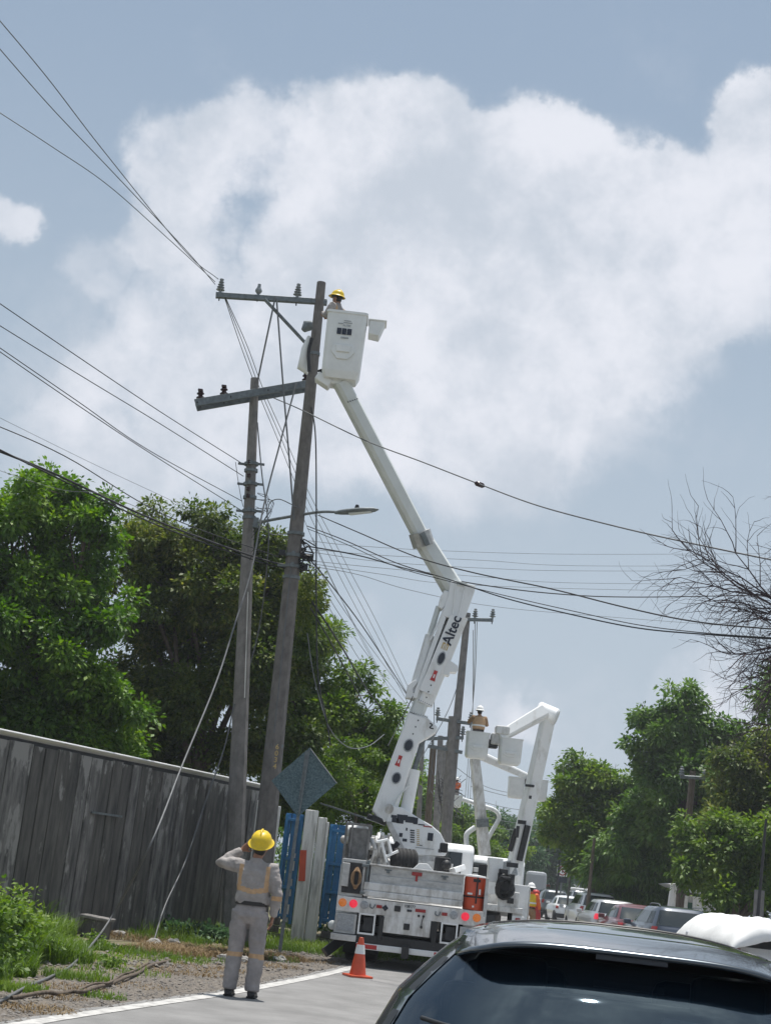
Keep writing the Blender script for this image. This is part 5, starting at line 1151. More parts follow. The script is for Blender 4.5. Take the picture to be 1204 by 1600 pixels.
def car_at(px0, px1, Y, kind, H, m, label, L=4.3, Wd=1.78, head=R(-1.5), **k):
    a = P((px0 + px1) / 2, 1410, Y); levels = (hatch if kind == 'h' else sedan)(L, Wd, H)
    zb = H * .66 + .03
    return make_car('parked_car' if 0 else 'car', label, (a.x, Y, .009), head, L, levels, m, glassz=(zb, H * .93), N=48, zsub=3, **k)
car_at(845, 879, 112, 'h', 1.70, 'p_dark', 'black car farthest left in the queue, just right of the yellow-vested worker')
car_at(850, 888, 94, 'h', 1.68, 'p_grey', 'dark grey boxy car in the queue in front of the farthest black one', rails=True)
car_at(876, 913, 84, 's', 1.44, 'p_white', 'small white sedan in the queue between the dark grey car and the white van')
car_at(893, 923, 128, 'h', 1.95, 'p_silver', 'pale van with a roof load far back in the queue', L=4.8)
car_at(909, 970, 66, 'h', 1.72, 'p_white', 'large white van-like car in the queue, tallest of the white ones', L=4.6, rails=True)
car_at(941, 997, 56, 'h', 1.50, 'p_silver', 'silver-white hatchback in the queue left of the dark red car', lamp='redl')
car_at(983, 1046, 47, 's', 1.44, 'p_red', 'dark red sedan in the queue')
car_at(1048, 1102, 40, 'h', 1.50, 'p_blue', 'dark blue-grey car with roof rails between the red sedan and the white tarpaulin', rails=True)
b = MB(); q = P(907, 1386, 129); b.box((q.x, 129.5, 2.05), (1.3, 1.8, .22)); o = b.out('roof_load', 'tarp', origin=(q.x, 129.5, 1.95), bevel=.08); tag(o, 'pale load strapped on the roof of the far van', 'load')
# pickup with a white tarpaulin
q = P(1222, 1430, 29.5); tq = Vector((q.x, 29.5, 0))
tv, _, _, _ = make_car('pickup_truck', 'pickup with its load bed under a bulging white tarpaulin at the right edge', tq + Vector((0, 0, .009)), R(-2), 4.9, hatch(4.9, 1.8, 1.32), 'p_white', N=48, zsub=3, group=None, cat='pickup', glassz=(.93, 1.2))
bm = bmesh.new(); nx, ny = 36, 40; g = []
for j in range(ny + 1):
    row = []
    for i in range(nx + 1):
        u, v = i / nx * 2 - 1, j / ny; x = u * 1.02; y = -.25 + v * 4.6; e = (1 - abs(u) ** 3.2) ** .6
        e2 = min(1, v / .07) ** .5 * min(1, (1 - v) / .1) ** .5
        z = .80 + (.64 * e) * (.35 + .65 * e2) + .10 * mnoise.noise(Vector((x * 1.4, y * 1.1, 2))) * e + .05 * abs(mnoise.noise(Vector((x * 4, y * 2.5, 7)))) * e + .018 * math.sin(9 * x + 6 * y) * e
        row.append(bm.verts.new((x, y, z)))
    g.append(row)
for j in range(ny):
    for i in range(nx): bm.faces.new((g[j][i], g[j][i + 1], g[j + 1][i + 1], g[j + 1][i]))
me = bpy.data.meshes.new('tarpaulin'); bm.to_mesh(me); bm.free(); o = link('tarpaulin', me, 'tarp', smooth=180); o.location = tq; o.rotation_euler = (0, 0, R(2)); sm = o.modifiers.new('thick', 'SOLIDIFY'); sm.thickness = .012
tag(o, 'bulging white tarpaulin tied over a load at the right edge behind the black car', 'tarpaulin')

# ---------------- the near black car
NL = [(.20, .84, -.52, 3.35), (.34, .88, -.62, 3.45), (.6, .90, -.68, 3.45), (.82, .90, -.64, 3.4), (.92, .885, -.57, 3.2), (.965, .865, -.51, 2.7), (1.0, .835, -.455, 2.45), (1.06, .805, -.395, 2.35), (1.14, .765, -.30, 2.2), (1.22, .69, -.20, 2.05), (1.29, .62, -.10, 1.92), (1.335, .565, -.02, 1.86), (1.36, .535, .05, 1.80)]
NP = P(985, 1476, 5.05); NH = R(7.5)
car, pt, patch, _ = make_car('near_car', 'glossy black hatchback filling the lower right, seen from behind with tinted rear glass', (NP.x, 5.05, .009), 0, 4.1, NL, 'p_near', crown=.058, N=144, zsub=6, group=None, glassz=(1.0, 1.345), near=True, nn=4.2)
car.name = 'car'; car.location = (0, 0, 0); car.rotation_euler = (0, 0, 0)
hp = math.pi / 2
mg = bpy.data.materials.new('tinted_glass'); mg.use_nodes = True; t_ = mg.node_tree; pb = t_.nodes['Principled BSDF']; pb.inputs['Base Color'].default_value = (.004, .009, .016, 1); pb.inputs['Roughness'].default_value = .03; pb.inputs['Specular IOR Level'].default_value = 1.0; pb.inputs['IOR'].default_value = 1.75; pb.inputs['Specular Tint'].default_value = (.62, .82, 1, 1)
tcg = t_.nodes.new('ShaderNodeTexCoord'); ng = t_.nodes.new('ShaderNodeTexNoise'); ng.inputs['Scale'].default_value = 3; t_.links.new(tcg.outputs['Object'], ng.inputs['Vector']); rg = t_.nodes.new('ShaderNodeMapRange'); t_.links.new(ng.outputs['Fac'], rg.inputs[0]); rg.inputs[3].default_value = .004; rg.inputs[4].default_value = .012; t_.links.new(rg.outputs[0], pb.inputs['Roughness'])
tr = t_.nodes.new('ShaderNodeBsdfTransparent'); tr.inputs[0].default_value = (.5, .56, .6, 1); ms = t_.nodes.new('ShaderNodeMixShader'); ms.inputs[0].default_value = .62
t_.links.new(tr.outputs[0], ms.inputs[1]); t_.links.new(pb.outputs[0], ms.inputs[2]); t_.links.new(ms.outputs[0], t_.nodes['Material Output'].inputs[0]); MT['tint'] = mg
gl = patch(-hp - 1.02, -hp + 1.02, .995, 1.35, 'rear_window', 'tint', off=-.004, nu=40, nv=16)
# gasket and black frit band round the glass
for (a0_, a1_, z0_, z1_) in ((-hp - 1.02, -hp + 1.02, 1.315, 1.352), (-hp - 1.05, -hp - .93, .99, 1.35), (-hp + .93, -hp + 1.05, .99, 1.35), (-hp - 1.02, -hp + 1.02, .985, 1.01)):
    patch(a0_, a1_, z0_, z1_, 'window_seal', 'black', off=.002, nu=30, nv=4)
# spoiler lip along the rear edge of the roof
Wt, y0t, y1t = .525, .05, 1.80
def roofz(x, y):
    ym = (y0t + y1t) / 2; hh = (y1t - y0t) / 2; n = 4.2
    q_ = (abs(x / Wt) ** n + abs((y - ym) / hh) ** n) ** (1 / n); return 1.36 + .058 * (1 - min(1, q_) ** 2.6)
bm = bmesh.new(); g = []
nx, ny = 40, 8
for j in range(ny + 1):
    row = []
    for i in range(nx + 1):
        u = i / nx * 2 - 1; v = j / ny; x = u * (.53 + .035 * v); yr = .22 - v * (.31 * (1 - abs(u) ** 10) + .05) ; zc = roofz(min(.51, abs(x)) * (1), max(.2, .22)) 
        z = zc + .004 - .045 * v ** 1.3 - .040 * abs(u) ** 8 * v - .012 * abs(u) ** 6
        row.append(bm.verts.new((x, yr, z)))
    g.append(row)
for j in range(ny):
    for i in range(nx): bm.faces.new((g[j][i], g[j][i + 1], g[j + 1][i + 1], g[j + 1][i]))
me = bpy.data.meshes.new('spoiler'); bm.to_mesh(me); bm.free(); sp_ = link('spoiler', me, 'p_near', car, smooth=60); sm = sp_.modifiers.new('thick', 'SOLIDIFY'); sm.thickness = .012; sm.offset = -1
b = MB(); b.box((0, -.12, 1.335), (.22, .02, .014)); b.out('high_brake_lamp', 'decal', sp_)
# seams across the roof
def seam(y, xr, name='roof_seam', r_=.004, sag=.0):
    b = MB(); b.tube([(x * xr / 20, y - sag * (x / 20) ** 2, roofz(x * xr / 20, y - sag * (x / 20) ** 2) + .001) for x in range(-20, 21)], r_, 6); b.out(name, 'black', car)
seam(.80, .47, sag=-.06, r_=.0045); 
for s_ in (-1, 1):
    b = MB(); b.tube([(s_ * (.48 + .0 * k), .42 + 1.1 * k / 16, roofz(.48, .42 + 1.1 * k / 16) + .001) for k in range(17)], .004, 6); b.out('roof_gutter', 'black', car)
# rear wiper, interior
b = MB(); wp = [pt(1.10 - .04 * (a + .62), -hp + a, .02) for a in (-.62, -.42, -.22, 0)]; b.tube(smoothpath(wp, 5), [.007] * 16, 8); wi = b.out('wiper', 'black', car, smooth=50)
b = MB(); wp = [pt(1.09 - .05 * (a + .5), -hp + a, .045) for a in (-.3, -.05, .2)]; b.tube(smoothpath(wp, 5), .016, 8); b.out('wiper_arm', 'black', wi, smooth=50)
b = MB(); b.box((0, .55, .62), (1.5, 1.9, .12)); b.box((0, .62, .92), (1.25, .12, .5)); b.out('rear_seat', 'black', car, bevel=.04)
for x in (-.38, .38):
    b = MB(); b.box((x, .62, 1.20), (.26, .10, .16)); b.out('headrest', 'black', car, bevel=.03)
    b = MB(); b.box((x, 1.4, .92), (.42, .14, .60)); b.out('front_seat', 'black', car, bevel=.05)
b = MB(); b.box((0, .05, .985), (1.3, .8, .02)); b.out('parcel_shelf', 'decal', car)
b = MB(); rr_ = random.Random(5); pts = [(.05, -.10, 1.01), (.12, -.02, 1.16), (.30, .0, 1.15), (.38, -.06, 1.06), (.28, -.1, 1.04), (.22, -.14, 1.0)]; b.prism(pts, (0, .02, .01)); b.out('window_paper', 'tarp', car)
b = MB(); pts = [(.0, -.12, .995), (.02, -.08, 1.05), (.1, -.06, 1.08), (.2, -.1, 1.04), (.24, -.2, 1.0)]; b.prism(pts, (0, .03, .02)); b.out('shelf_cloth', 'decal_grey', car)
car.location = (NP.x, 5.05, .009); car.rotation_euler = (0, 0, -NH)

# ================================================================ CONE, SIGNS, BLOCK
c0_ = G(558, 1527, .011); cone = thing('traffic_cone', c0_, 'orange traffic cone with a white band on the road edge behind the nearest truck', 'traffic cone')
b = MB(); b.lathe([(.135, .02), (.125, .03), (.105, .15), (.085, .27), (.062, .40), (.045, .50), (.032, .56), (.026, .565)], c0_, (0, 0, 1), 28); b.out('body', 'orange', cone, smooth=30)
b = MB(); b.lathe([(.0775, .33), (.079, .33), (.0575, .46), (.056, .46)], c0_, (0, 0, 1), 28); b.out('reflective_band', 'refl', cone, smooth=30)
b = MB(); b.box(c0_ + Vector((0, 0, .016)), (.36, .36, .032), Matrix.Rotation(R(20), 3, 'Z')); b.out('base', 'orange', cone, bevel=.01)
sq0 = G(436, 1492); SY = sq0.y
sign = thing('warning_sign', sq0, 'diamond warning sign seen from its dull back on a leaning post by the blue gate', 'road sign')
b = MB(); tp = P(480, 1169, SY - .05); b.beam(Vector((sq0.x, SY, -.1)), tp - Vector((0, 0, .05)), .06, .035, ch=.1); b.out('post', 'galv', sign)
b = MB(); ctr = P(476, 1221, SY - .06); k1 = [P(484, 1168, SY - .06), P(526, 1224, SY - .1), P(465, 1277, SY - .06), P(424, 1220, SY + .05)]; b.prism(k1, (0, -.012, 0)); b.out('plate', 'signback', sign, bevel=.004)
b = MB(); b.beam(P(483, 1172, SY - .10), P(467, 1272, SY - .10), .03, .03); b.out('stiffener', 'galv', sign)
b = MB(); b.beam(P(485, 1170, SY - .09), P(526, 1224, SY - .13), .012, .02); b.out('bright_edge', 'alu', sign)
ns = thing('no_turn_sign', Vector((P(878, 1378, 90).x, 90, 0)), 'square white no-turn sign with a red ring above the car queue', 'road sign'); nc = P(878, 1361, 90)
b = MB(); b.box((nc.x, 90, nc.z / 2), (.09, .06, nc.z)); b.out('post', 'galv', ns)
b = MB(); b.box((nc.x, 89.9, nc.z), (.62, .03, .62), Matrix.Rotation(0, 3, 'Y')); npl = b.out('plate', 'tarp', ns, bevel=.01)
b = MB(); b.lathe([(.27, 0), (.27, .012)], (nc.x, 89.88, nc.z), (0, -1, 0), 28); b.out('ring', 'redl2', npl)
b = MB(); b.lathe([(.205, 0), (.205, .012)], (nc.x, 89.867, nc.z), (0, -1, 0), 28); b.out('ring_centre', 'tarp', npl)
b = MB(); b.box((nc.x, 89.845, nc.z), (.44, .012, .05), Matrix.Rotation(R(40), 3, 'Y')); b.out('slash', 'redl2', npl)
b = MB(); b.box((nc.x, 89.85, nc.z - .02), (.05, .01, .22)); b.box((nc.x - .05, 89.85, nc.z + .08), (.14, .01, .05)); b.out('arrow', 'decal', npl)
b = MB(); b.box((nc.x, 89.9, nc.z - .52), (.6, .02, .28)); b.out('lower_plate', 'decal', ns)
# concrete block and rubble in the grass
g0_ = G(148, 1466); blk = thing('concrete_block', g0_, 'broken concrete footing block with a pale top lying in weeds before the fence', 'concrete block')
b = MB(); rz = Matrix.Rotation(R(-8), 3, 'Z') @ Matrix.Rotation(R(4), 3, 'Y'); b.box(g0_ + Vector((0, 0, .14)), (.42, .34, .30), rz, .92); b.out('base', 'plank', blk, bevel=.025)
b = MB(); b.box(g0_ + Vector((0, 0, .315)), (.50, .40, .05), rz); b.out('cap', 'conc2', blk, bevel=.012)
for k, (px, py, s_, lb) in enumerate(((240, 1478, .11, 'pale stone in dry litter below the shorter guy cable'), (270, 1476, .10, 'pale stone right of the guy cable foot in dry litter'), (112, 1476, .09, 'small pale stone lying just left of the concrete block'), (378, 1504, .10, 'pale stone beside the worker legs, nearest him'), (436, 1503, .09, 'pale stone at the foot of the diamond sign post'), (452, 1497, .07, 'small pale stone right of the diamond sign post'), (349, 1500, .09, 'pale stone left of the worker in dry litter'), (186, 1464, .10, 'flat pale stone right of the concrete block'))):
    b = MB(); q = G(px, py); b.ball(q + Vector((0, 0, s_ * .35)), s_, 9, (1.2, .9, .6)); rs = random.Random(k)
    for v in b.bm.verts: v.co += Vector((rs.random() - .5, rs.random() - .5, rs.random() - .5)) * s_ * .35
    o = b.out('stone', 'stone', origin=q); tag(o, lb, 'stone')

# ================================================================ BUILDINGS AND POSTS ON THE RIGHT
KY = 62
def kp(x, y, Y=KY): return P(x, y, Y)
k0 = kp(1068, 1430); kiosk = thing('roadside_stall', Vector((k0.x, KY, 0)), 'small white roadside stall with corrugated awning under the right trees', 'stall')
b = MB(); b.box((k0.x + .9, KY + 1.2, 1.0), (2.2, 2.0, 2.0)); b.out('wall', 'whitew', kiosk)
for x, w in ((-.1, .5), (.55, .42)): 
    b = MB(); b.box((k0.x + x, KY + .15, 1.05), (w, .05, 1.9)); b.out('panel', 'whitew', kiosk)
b = MB(); b.box((k0.x + .24, KY + .13, 1.0), (.18, .06, 1.5)); b.out('door', mat('green_door', (.03, .10, .06)), kiosk)
b = MB(); b.prism([kp(1048, 1382), kp(1060, 1381, KY - .4), kp(1110, 1390, KY - .4), kp(1112, 1396), kp(1060, 1388)], (0, 2.6, 0)); b.out('awning', 'metalroof', kiosk)
b = MB(); b.prism([kp(1062, 1386, KY - .5), kp(1096, 1392, KY - .5), kp(1096, 1397, KY - .5), kp(1062, 1391, KY - .5)], (0, 1.5, 0)); b.out('lower_awning', 'tarp', kiosk)
b = MB(); b.beam(Vector((kp(1042, 1430).x, KY, 0)), kp(1052, 1383), .24, .2); b.out('post', 'whitew', kiosk)
b = MB(); q = P(1184, 1430, 48); b.box((q.x, 48, 1.15), (.26, .26, 2.3)); o = b.out('concrete_post', 'conc2', origin=(q.x, 48, 0), bevel=.02); tag(o, 'stout pale concrete post at the right edge behind the tarpaulin', 'post')
LY = 150
q = P(870, 1390, LY); st = thing('market_roof', Vector((q.x, LY, 0)), 'long low white-edged roof with an orange band beyond the car queue', 'roof')
b = MB(); b.prism([P(842, 1376, LY), P(905, 1383, LY), P(905, 1387, LY), P(842, 1381, LY)], (0, 5, 0)); b.out('roof_sheet', 'tarp', st)
b = MB(); b.prism([P(842, 1380, LY + .3), P(862, 1383, LY + .3), P(862, 1387, LY + .3), P(842, 1386, LY + .3)], (0, 4, 0)); b.out('orange_band', 'orange', st)
for x in (845, 872, 900):
    b = MB(); w_ = P(x, 1385, LY + 1); b.box((w_.x, LY + 1, w_.z / 2), (.15, .15, w_.z)); b.out('post', 'conc2', st)
b = MB(); q = P(836, 1385, 120); z1 = P(836, 1362, 120).z; b.box((q.x, 120, z1 / 2), (1.5, 1.5, z1)); o = b.out('grey_booth', 'decal_grey', origin=(q.x, 120, 0), bevel=.25); tag(o, 'small grey rounded booth behind the yellow-vested worker', 'booth')
b = MB(); q = P(839, 1400, 56); b.box((q.x, 56, .95), (.26, .3, 1.0), Matrix.Rotation(R(-8), 3, 'Y')); b.ball((q.x - .05, 56, 1.45), .16, 12, (.9, .9, .8)); o = b.out('red_cooler', 'red', origin=(q.x, 56, 0.45), bevel=.08); tag(o, 'red cloth-covered bundle just right of the yellow-vested worker', 'bundle')
o.name = 'red_bundle'
# lamp posts and slim poles in front of the right trees
def slim(px, pt_, pb_, Y, r_, label, cat='pole', m='dark', arms=()):
    A = Vector((P(px, pb_, Y).x, Y, 0)); dx = (pb_ - pt_) * .114; B = P(px + dx, pt_, Y); t = thing('street_pole', A, label, cat); b = MB(); b.tube([A, B], r_, 8, r_ * .7); b.out('shaft', m, t)
    for x0, y0, x1, y1 in arms:
        bb = MB(); bb.beam(P(x0, y0, Y - .2), P(x1, y1, Y - .2), .12, .12); bb.out('crossarm', 'galv', t)
        for k in (.05, .95): insulator(t, P(x0, y0, Y - .2).lerp(P(x1, y1, Y - .2), k), (0, 0, 1), .4, .12, 'porc', n=3)
    return t
slim(1060, 1205, 1400, 58, .17, 'dark wooden pole with a crossarm standing in front of the tallest right tree', 'utility pole', 'bark', [(1062, 1214, 1102, 1216)])
slim(1181, 1280, 1415, 40, .05, 'slim dark pole above the concrete post at the right edge')
lp2 = slim(869, 1308, 1385, 88, .08, 'twin-headed dark street lamp left of the right trees', 'street lamp')
for px in (867, 882):
    b = MB(); b.ball(P(px, 1306, 88), .22, 10, (1, 1, .7)); b.out('head', 'dark', lp2)
slim(886, 1318, 1400, 70, .05, 'slim pale pole in front of the far trees beside the twin lamp', m='conc2')
slim(918, 1310, 1400, 66, .09, 'dark bare trunk-like pole below the left crown of the right trees', m='bark')
slim(830, 1330, 1380, 130, .12, 'thin dark pole in the far trees left of the twin lamp')

# ================================================================ TREES
def crown(name, clumps, n, size, m, par, seed, squash=.85, droop=.3, inner=.45, asp=.5, sub=.0, kind='stuff'):
    """clumps: [(centre, radius)]; leaves as folded kites around leaf-bunch centres"""
    rg = np.random.default_rng(seed); cs = np.array([list(c) for c, r_ in clumps]); rs = np.array([r_ for c, r_ in clumps])
    w = rs ** 2; w /= w.sum(); nb = max(40, n // 26)
    ci = rg.choice(len(rs), nb, p=w); d = rg.normal(size=(nb, 3)); d /= np.linalg.norm(d, axis=1)[:, None]
    rr_ = inner + (1 - inner) * rg.random(nb) ** .6; bc_ = cs[ci] + d * (rs[ci] * rr_)[:, None] * np.array([1, 1, squash]) * (1 + .24 * rg.normal(size=nb))[:, None]
    bi = rg.integers(0, nb, n); br = (.10 + .20 * rg.random(nb)) * (size / .11) ** .8
    e = rg.normal(size=(n, 3)); e /= np.linalg.norm(e, axis=1)[:, None]
    p = bc_[bi] + e * (br[bi] * rg.random(n) ** .4)[:, None] * np.array([1.25, 1.25, .6])
    out = e * .9 + d[bi] * .6; out[:, 2] -= droop; out += rg.normal(size=(n, 3)) * .35; out /= np.linalg.norm(out, axis=1)[:, None]
    up_ = np.array([0, 0, 1.0]) + rg.normal(size=(n, 3)) * .45
    s = np.cross(out, up_); s /= np.linalg.norm(s, axis=1)[:, None] + 1e-9
    L_ = size * (.65 + .7 * rg.random(n)); a = p; m1 = p + out * (L_ * .5)[:, None]; tip = p + out * L_[:, None]; tip[:, 2] -= L_ * .12
    wv = (L_ * asp * .5)[:, None] * s
    V = np.stack([a, m1 + wv, tip, m1 - wv], 1).reshape(-1, 3); base = np.array(worldloc(par)) if par else np.zeros(3)
    me = bpy.data.meshes.new(name); me.vertices.add(4 * n); me.vertices.foreach_set('co', (V - base).ravel())
    me.loops.add(4 * n); me.loops.foreach_set('vertex_index', np.arange(4 * n, dtype=np.int32)); me.polygons.add(n); me.polygons.foreach_set('loop_start', np.arange(0, 4 * n, 4, dtype=np.int32)); me.polygons.foreach_set('loop_total', np.full(n, 4, dtype=np.int32)); me.update()
    me.materials.append(m if not isinstance(m, str) else MT[m]); o = bpy.data.objects.new(name, me); C.objects.link(o)
    if par: o.parent = par
    o['kind'] = kind
    return o
MT['leafA'] = leafmat('bright_almond_leaves', [(0.028, 0.065, 0.012), (0.065, 0.145, 0.02), (0.14, 0.25, 0.03), (0.24, 0.34, 0.05)])
MT['leafB'] = leafmat('olive_leaves', [(0.024, 0.048, 0.012), (0.055, 0.095, 0.018), (0.13, 0.17, 0.032), (0.28, 0.28, 0.07)])
MT['leafC'] = leafmat('fresh_green_leaves', [(0.034, 0.072, 0.014), (0.08, 0.15, 0.024), (0.16, 0.24, 0.036), (0.26, 0.33, 0.06)])
MT['leafD'] = leafmat('deep_green_leaves', [(0.035, 0.078, 0.02), (0.075, 0.15, 0.032), (0.13, 0.22, 0.045), (0.19, 0.28, 0.065)])
MT['leafE'] = leafmat('far_green_leaves', [(0.031, 0.0697, 0.031), (0.0543, 0.1085, 0.0465), (0.0853, 0.1473, 0.0589)])
MT['grassm'] = leafmat('tall_grass_blades', [(.045, .085, .014), (.085, .15, .022), (.14, .22, .035), (.22, .27, .07)], rough=.5)
MT['dry'] = leafmat('dry_grass', [(.12, .08, .04), (.20, .14, .07), (.30, .22, .12)], rough=.8, trans=.15)
MT['creeper'] = leafmat('pale_creeper', [(.04, .09, .045), (.08, .15, .07), (.13, .21, .10)], rough=.6, trans=.2)
def tree(label, spec, Y, n, size, m, seed, trunk_px, tr=.22, name='tree', group=None, sub=6, squash=.9, asp=.5, trunkm='bark', inner=.45, depth=.35, droop=.3):
    """spec: [(px, py, radius in m, dY)] main lobes; each gets smaller lobes of its own"""
    rs_ = random.Random(seed); cl = []; spec = [(a_, b_, r_ * (.88 if trunk_px < 600 else .80), d_) for a_, b_, r_, d_ in spec]
    for px, py, r_, dy in spec:
        c = P(px, py, Y + dy)
        for k in range(sub * 2):
            v = Vector((rs_.gauss(0, 1), rs_.gauss(0, 1), rs_.gauss(0, .8))).normalized(); cl.append((c + v * r_ * (.35 + .80 * rs_.random()), r_ * (.14 + .26 * rs_.random() ** 1.5)))
    base = Vector((P(trunk_px, 1380, Y).x, Y, 0)); t = thing(name, base, label, 'tree', group)
    crown('crown', cl, n, size, m, t, seed, squash=squash, asp=asp, inner=inner, droop=droop)
    b = MB(); cen = sum((c for c, _ in cl), Vector()) / len(cl); fork = base.lerp(cen, .45); fork.z = cen.z * .4
    b.tube(smoothpath([base - Vector((0, 0, .1)), base.lerp(fork, .5) + Vector((.1, 0, 0)), fork], 4), tr, 9, tr * .7)
    b.out('trunk', trunkm, t, smooth=60)
    for px, py, r_, dy in spec[:9]:
        c = P(px, py, Y + dy); mid_ = fork.lerp(c, .5) + Vector((rs_.gauss(0, .3), rs_.gauss(0, .3), .2)); b = MB(); b.tube(smoothpath([fork, mid_, c], 5), tr * .5, 7, tr * .12)
        for k in range(4):
            v = Vector((rs_.gauss(0, 1), rs_.gauss(0, 1), rs_.gauss(.2, .7))).normalized() * r_ * .85; b.tube([mid_.lerp(c, .3 + .2 * k), mid_.lerp(c, .5 + .2 * k) + v * .5, c + v], tr * .15, 5, tr * .03)
        b.out('limb', trunkm, t, smooth=60)
    return t
tree('tall bright green tree at the left edge with clustered broad leaves', [(55, 800, 1.0, 0), (100, 780, .9, .5), (15, 805, 1.0, 0), (140, 805, .6, 0), (155, 850, .6, .3), (90, 860, 1.3, .6), (20, 900, 1.3, 0), (140, 920, .9, .6), (60, 970, 1.4, .3), (120, 985, 1.0, -.2), (160, 980, .6, -.3), (-40, 880, 1.6, 0), (-40, 1040, 1.8, 0), (60, 1080, 1.6, 0), (135, 1085, 1.2, -.1), (165, 1090, .8, -.4), (100, 1160, 1.4, .2), (0, 1180, 1.6, .2), (170, 1160, 1.0, .2), (-60, 960, 1.5, 0)], 33, 120000, .125, 'leafA', 11, 40, tr=.2, sub=7, asp=.55)
tree('broad dark olive tree behind the fence, left of the two near poles', [(250, 850, 1.1, 0), (300, 850, 1.2, .4), (215, 890, 1.0, 0), (340, 880, 1.3, 0), (270, 910, 1.5, .5), (230, 960, 1.3, .8), (380, 900, 1.2, .3), (430, 900, .9, .5), (470, 935, .75, .4), (400, 960, 1.6, .4), (330, 980, 1.8, .4), (270, 1020, 1.7, .8), (240, 1090, 1.8, .6), (330, 1080, 2.0, .6), (420, 1040, 1.6, .6), (210, 1160, 1.6, .6), (300, 1170, 1.9, .5), (390, 1150, 1.8, .5), (460, 1010, 1.0, .6)], 37, 165000, .12, 'leafB', 12, 290, tr=.2, sub=7)
tree('lighter green tree behind the tall pole, sloping down to the right', [(440, 905, .8, 0), (465, 960, .8, 0), (475, 1020, 1.1, 0), (455, 1090, 1.6, 0), (500, 1090, 1.5, 0), (540, 1105, 1.2, .2), (430, 1170, 1.7, 0), (500, 1180, 1.8, 0), (560, 1150, 1.3, 0), (600, 1180, .9, 0), (585, 1215, 1.3, 0), (430, 1240, 1.5, 0), (480, 1240, 1.4, .6)], 41, 90000, .115, 'leafC', 13, 470, tr=.25, sub=7)
tree('low dense bright shrubby tree directly behind the diamond sign', [(500, 1215, 1.0, 0), (540, 1215, 1.0, 0), (520, 1245, 1.1, .3), (575, 1250, .9, .4), (460, 1200, .8, 0), (600, 1270, .8, .5)], 36.5, 30000, .09, 'leafC', 14, 530, tr=.12, sub=6)
tree('dark tree behind the foot of the boom and the far pole cluster', [(612, 1190, 2.4, 0), (640, 1245, 3.2, 0), (605, 1255, 3.0, 0), (680, 1285, 3.0, 1), (655, 1250, 2.0, 1), (700, 1320, 2.6, 2), (660, 1330, 3, 2)], 100, 36000, .24, 'leafA', 15, 640, tr=.25, sub=6)
tree('scrubby light tree right of the far pole behind the elbow boom', [(725, 1300, 1.6, 0), (740, 1325, 2.0, 0), (765, 1330, 2.0, 0), (700, 1330, 2.0, 0)], 88, 22000, .2, 'leafC', 16, 740, tr=.2)
tree('round dark tree directly behind the elbow boom', [(775, 1290, 3.0, 0), (790, 1310, 3.2, 0), (760, 1310, 3.0, 0), (800, 1330, 3, 0), (780, 1345, 3.4, 0)], 125, 22000, .28, 'leafE', 17, 780, tr=.3)
# right side
tree('tallest right-hand tree with ragged top against the clouds', [(1070, 1105, 1.1, 0), (1045, 1115, .8, 0), (1010, 1120, .7, 0), (1075, 1150, 1.6, 0), (1030, 1150, 1.1, 0), (1110, 1160, 1.4, 0), (1060, 1200, 2.2, 0), (1010, 1180, 1.0, 0), (1120, 1210, 1.9, 0), (1080, 1260, 2.4, 0), (1020, 1240, 1.6, .5), (1135, 1150, .8, 0), (1100, 1310, 2.4, 0), (1040, 1300, 2.2, 0)], 66, 75000, .22, 'leafD', 21, 1080, tr=.3, sub=7, asp=.5)
tree('spreading tree left of the tallest right-hand tree, overhanging the queue', [(900, 1195, .7, 0), (925, 1215, 1.2, 0), (905, 1240, 1.2, 0), (960, 1225, 1.6, 0), (885, 1275, 1.3, 0), (870, 1290, .9, 0), (925, 1275, 2.0, 0), (975, 1270, 2.0, 0), (1000, 1240, 1.3, .5), (890, 1305, 1.3, 0), (950, 1320, 2.2, 0), (1010, 1310, 2.2, 0)], 70, 65000, .22, 'leafC', 22, 930, tr=.25, sub=7)
tree('low dark green tree with hanging fronds behind the car queue', [(962, 1348, 1.5, 0), (985, 1345, 1.8, 0), (1020, 1350, 1.8, 0), (985, 1382, 1.2, .5), (1010, 1385, 1.6, .5), (1050, 1340, 1.6, .5), (1040, 1380, 1.3, 1)], 67, 45000, .24, 'leafD', 23, 985, tr=.2, asp=.3, droop=.9)
tree('yellowish green tree at the right edge below the bare tree', [(1165, 1200, 1.3, 0), (1195, 1180, 1.2, 0), (1150, 1230, 1.4, 0), (1200, 1240, 1.8, 0), (1230, 1210, 2.0, 0), (1170, 1280, 1.8, 0), (1225, 1290, 2.0, 0)], 55, 45000, .17, 'leafB', 24, 1190, tr=.22, sub=7)
tree('bushy bright green tree over the roadside stall', [(1110, 1310, 1.3, 0), (1150, 1310, 1.5, 0), (1190, 1320, 1.5, 0), (1090, 1345, 1.1, 0), (1130, 1360, 1.5, 0), (1175, 1370, 1.6, 0), (1225, 1350, 2.0, 0), (1200, 1400, 1.6, .6), (1140, 1395, 1.0, 1.5)], 53, 55000, .17, 'leafC', 25, 1150, tr=.2, sub=7)
wood = crown('far_woods', [(P(800 + 9 * k + rnd.random() * 6, 1330 + 18 * rnd.random() + k * .6, 170 + 20 * rnd.random()), 4.5 + 2 * rnd.random()) for k in range(34)] + [(P(600 + 12 * k, 1345 + 8 * rnd.random(), 180), 5.5) for k in range(20)], 60000, .55, 'leafE', None, 31, inner=.6)
tag(wood, 'far mass of trees closing the end of the road', 'woods', kind='stuff')
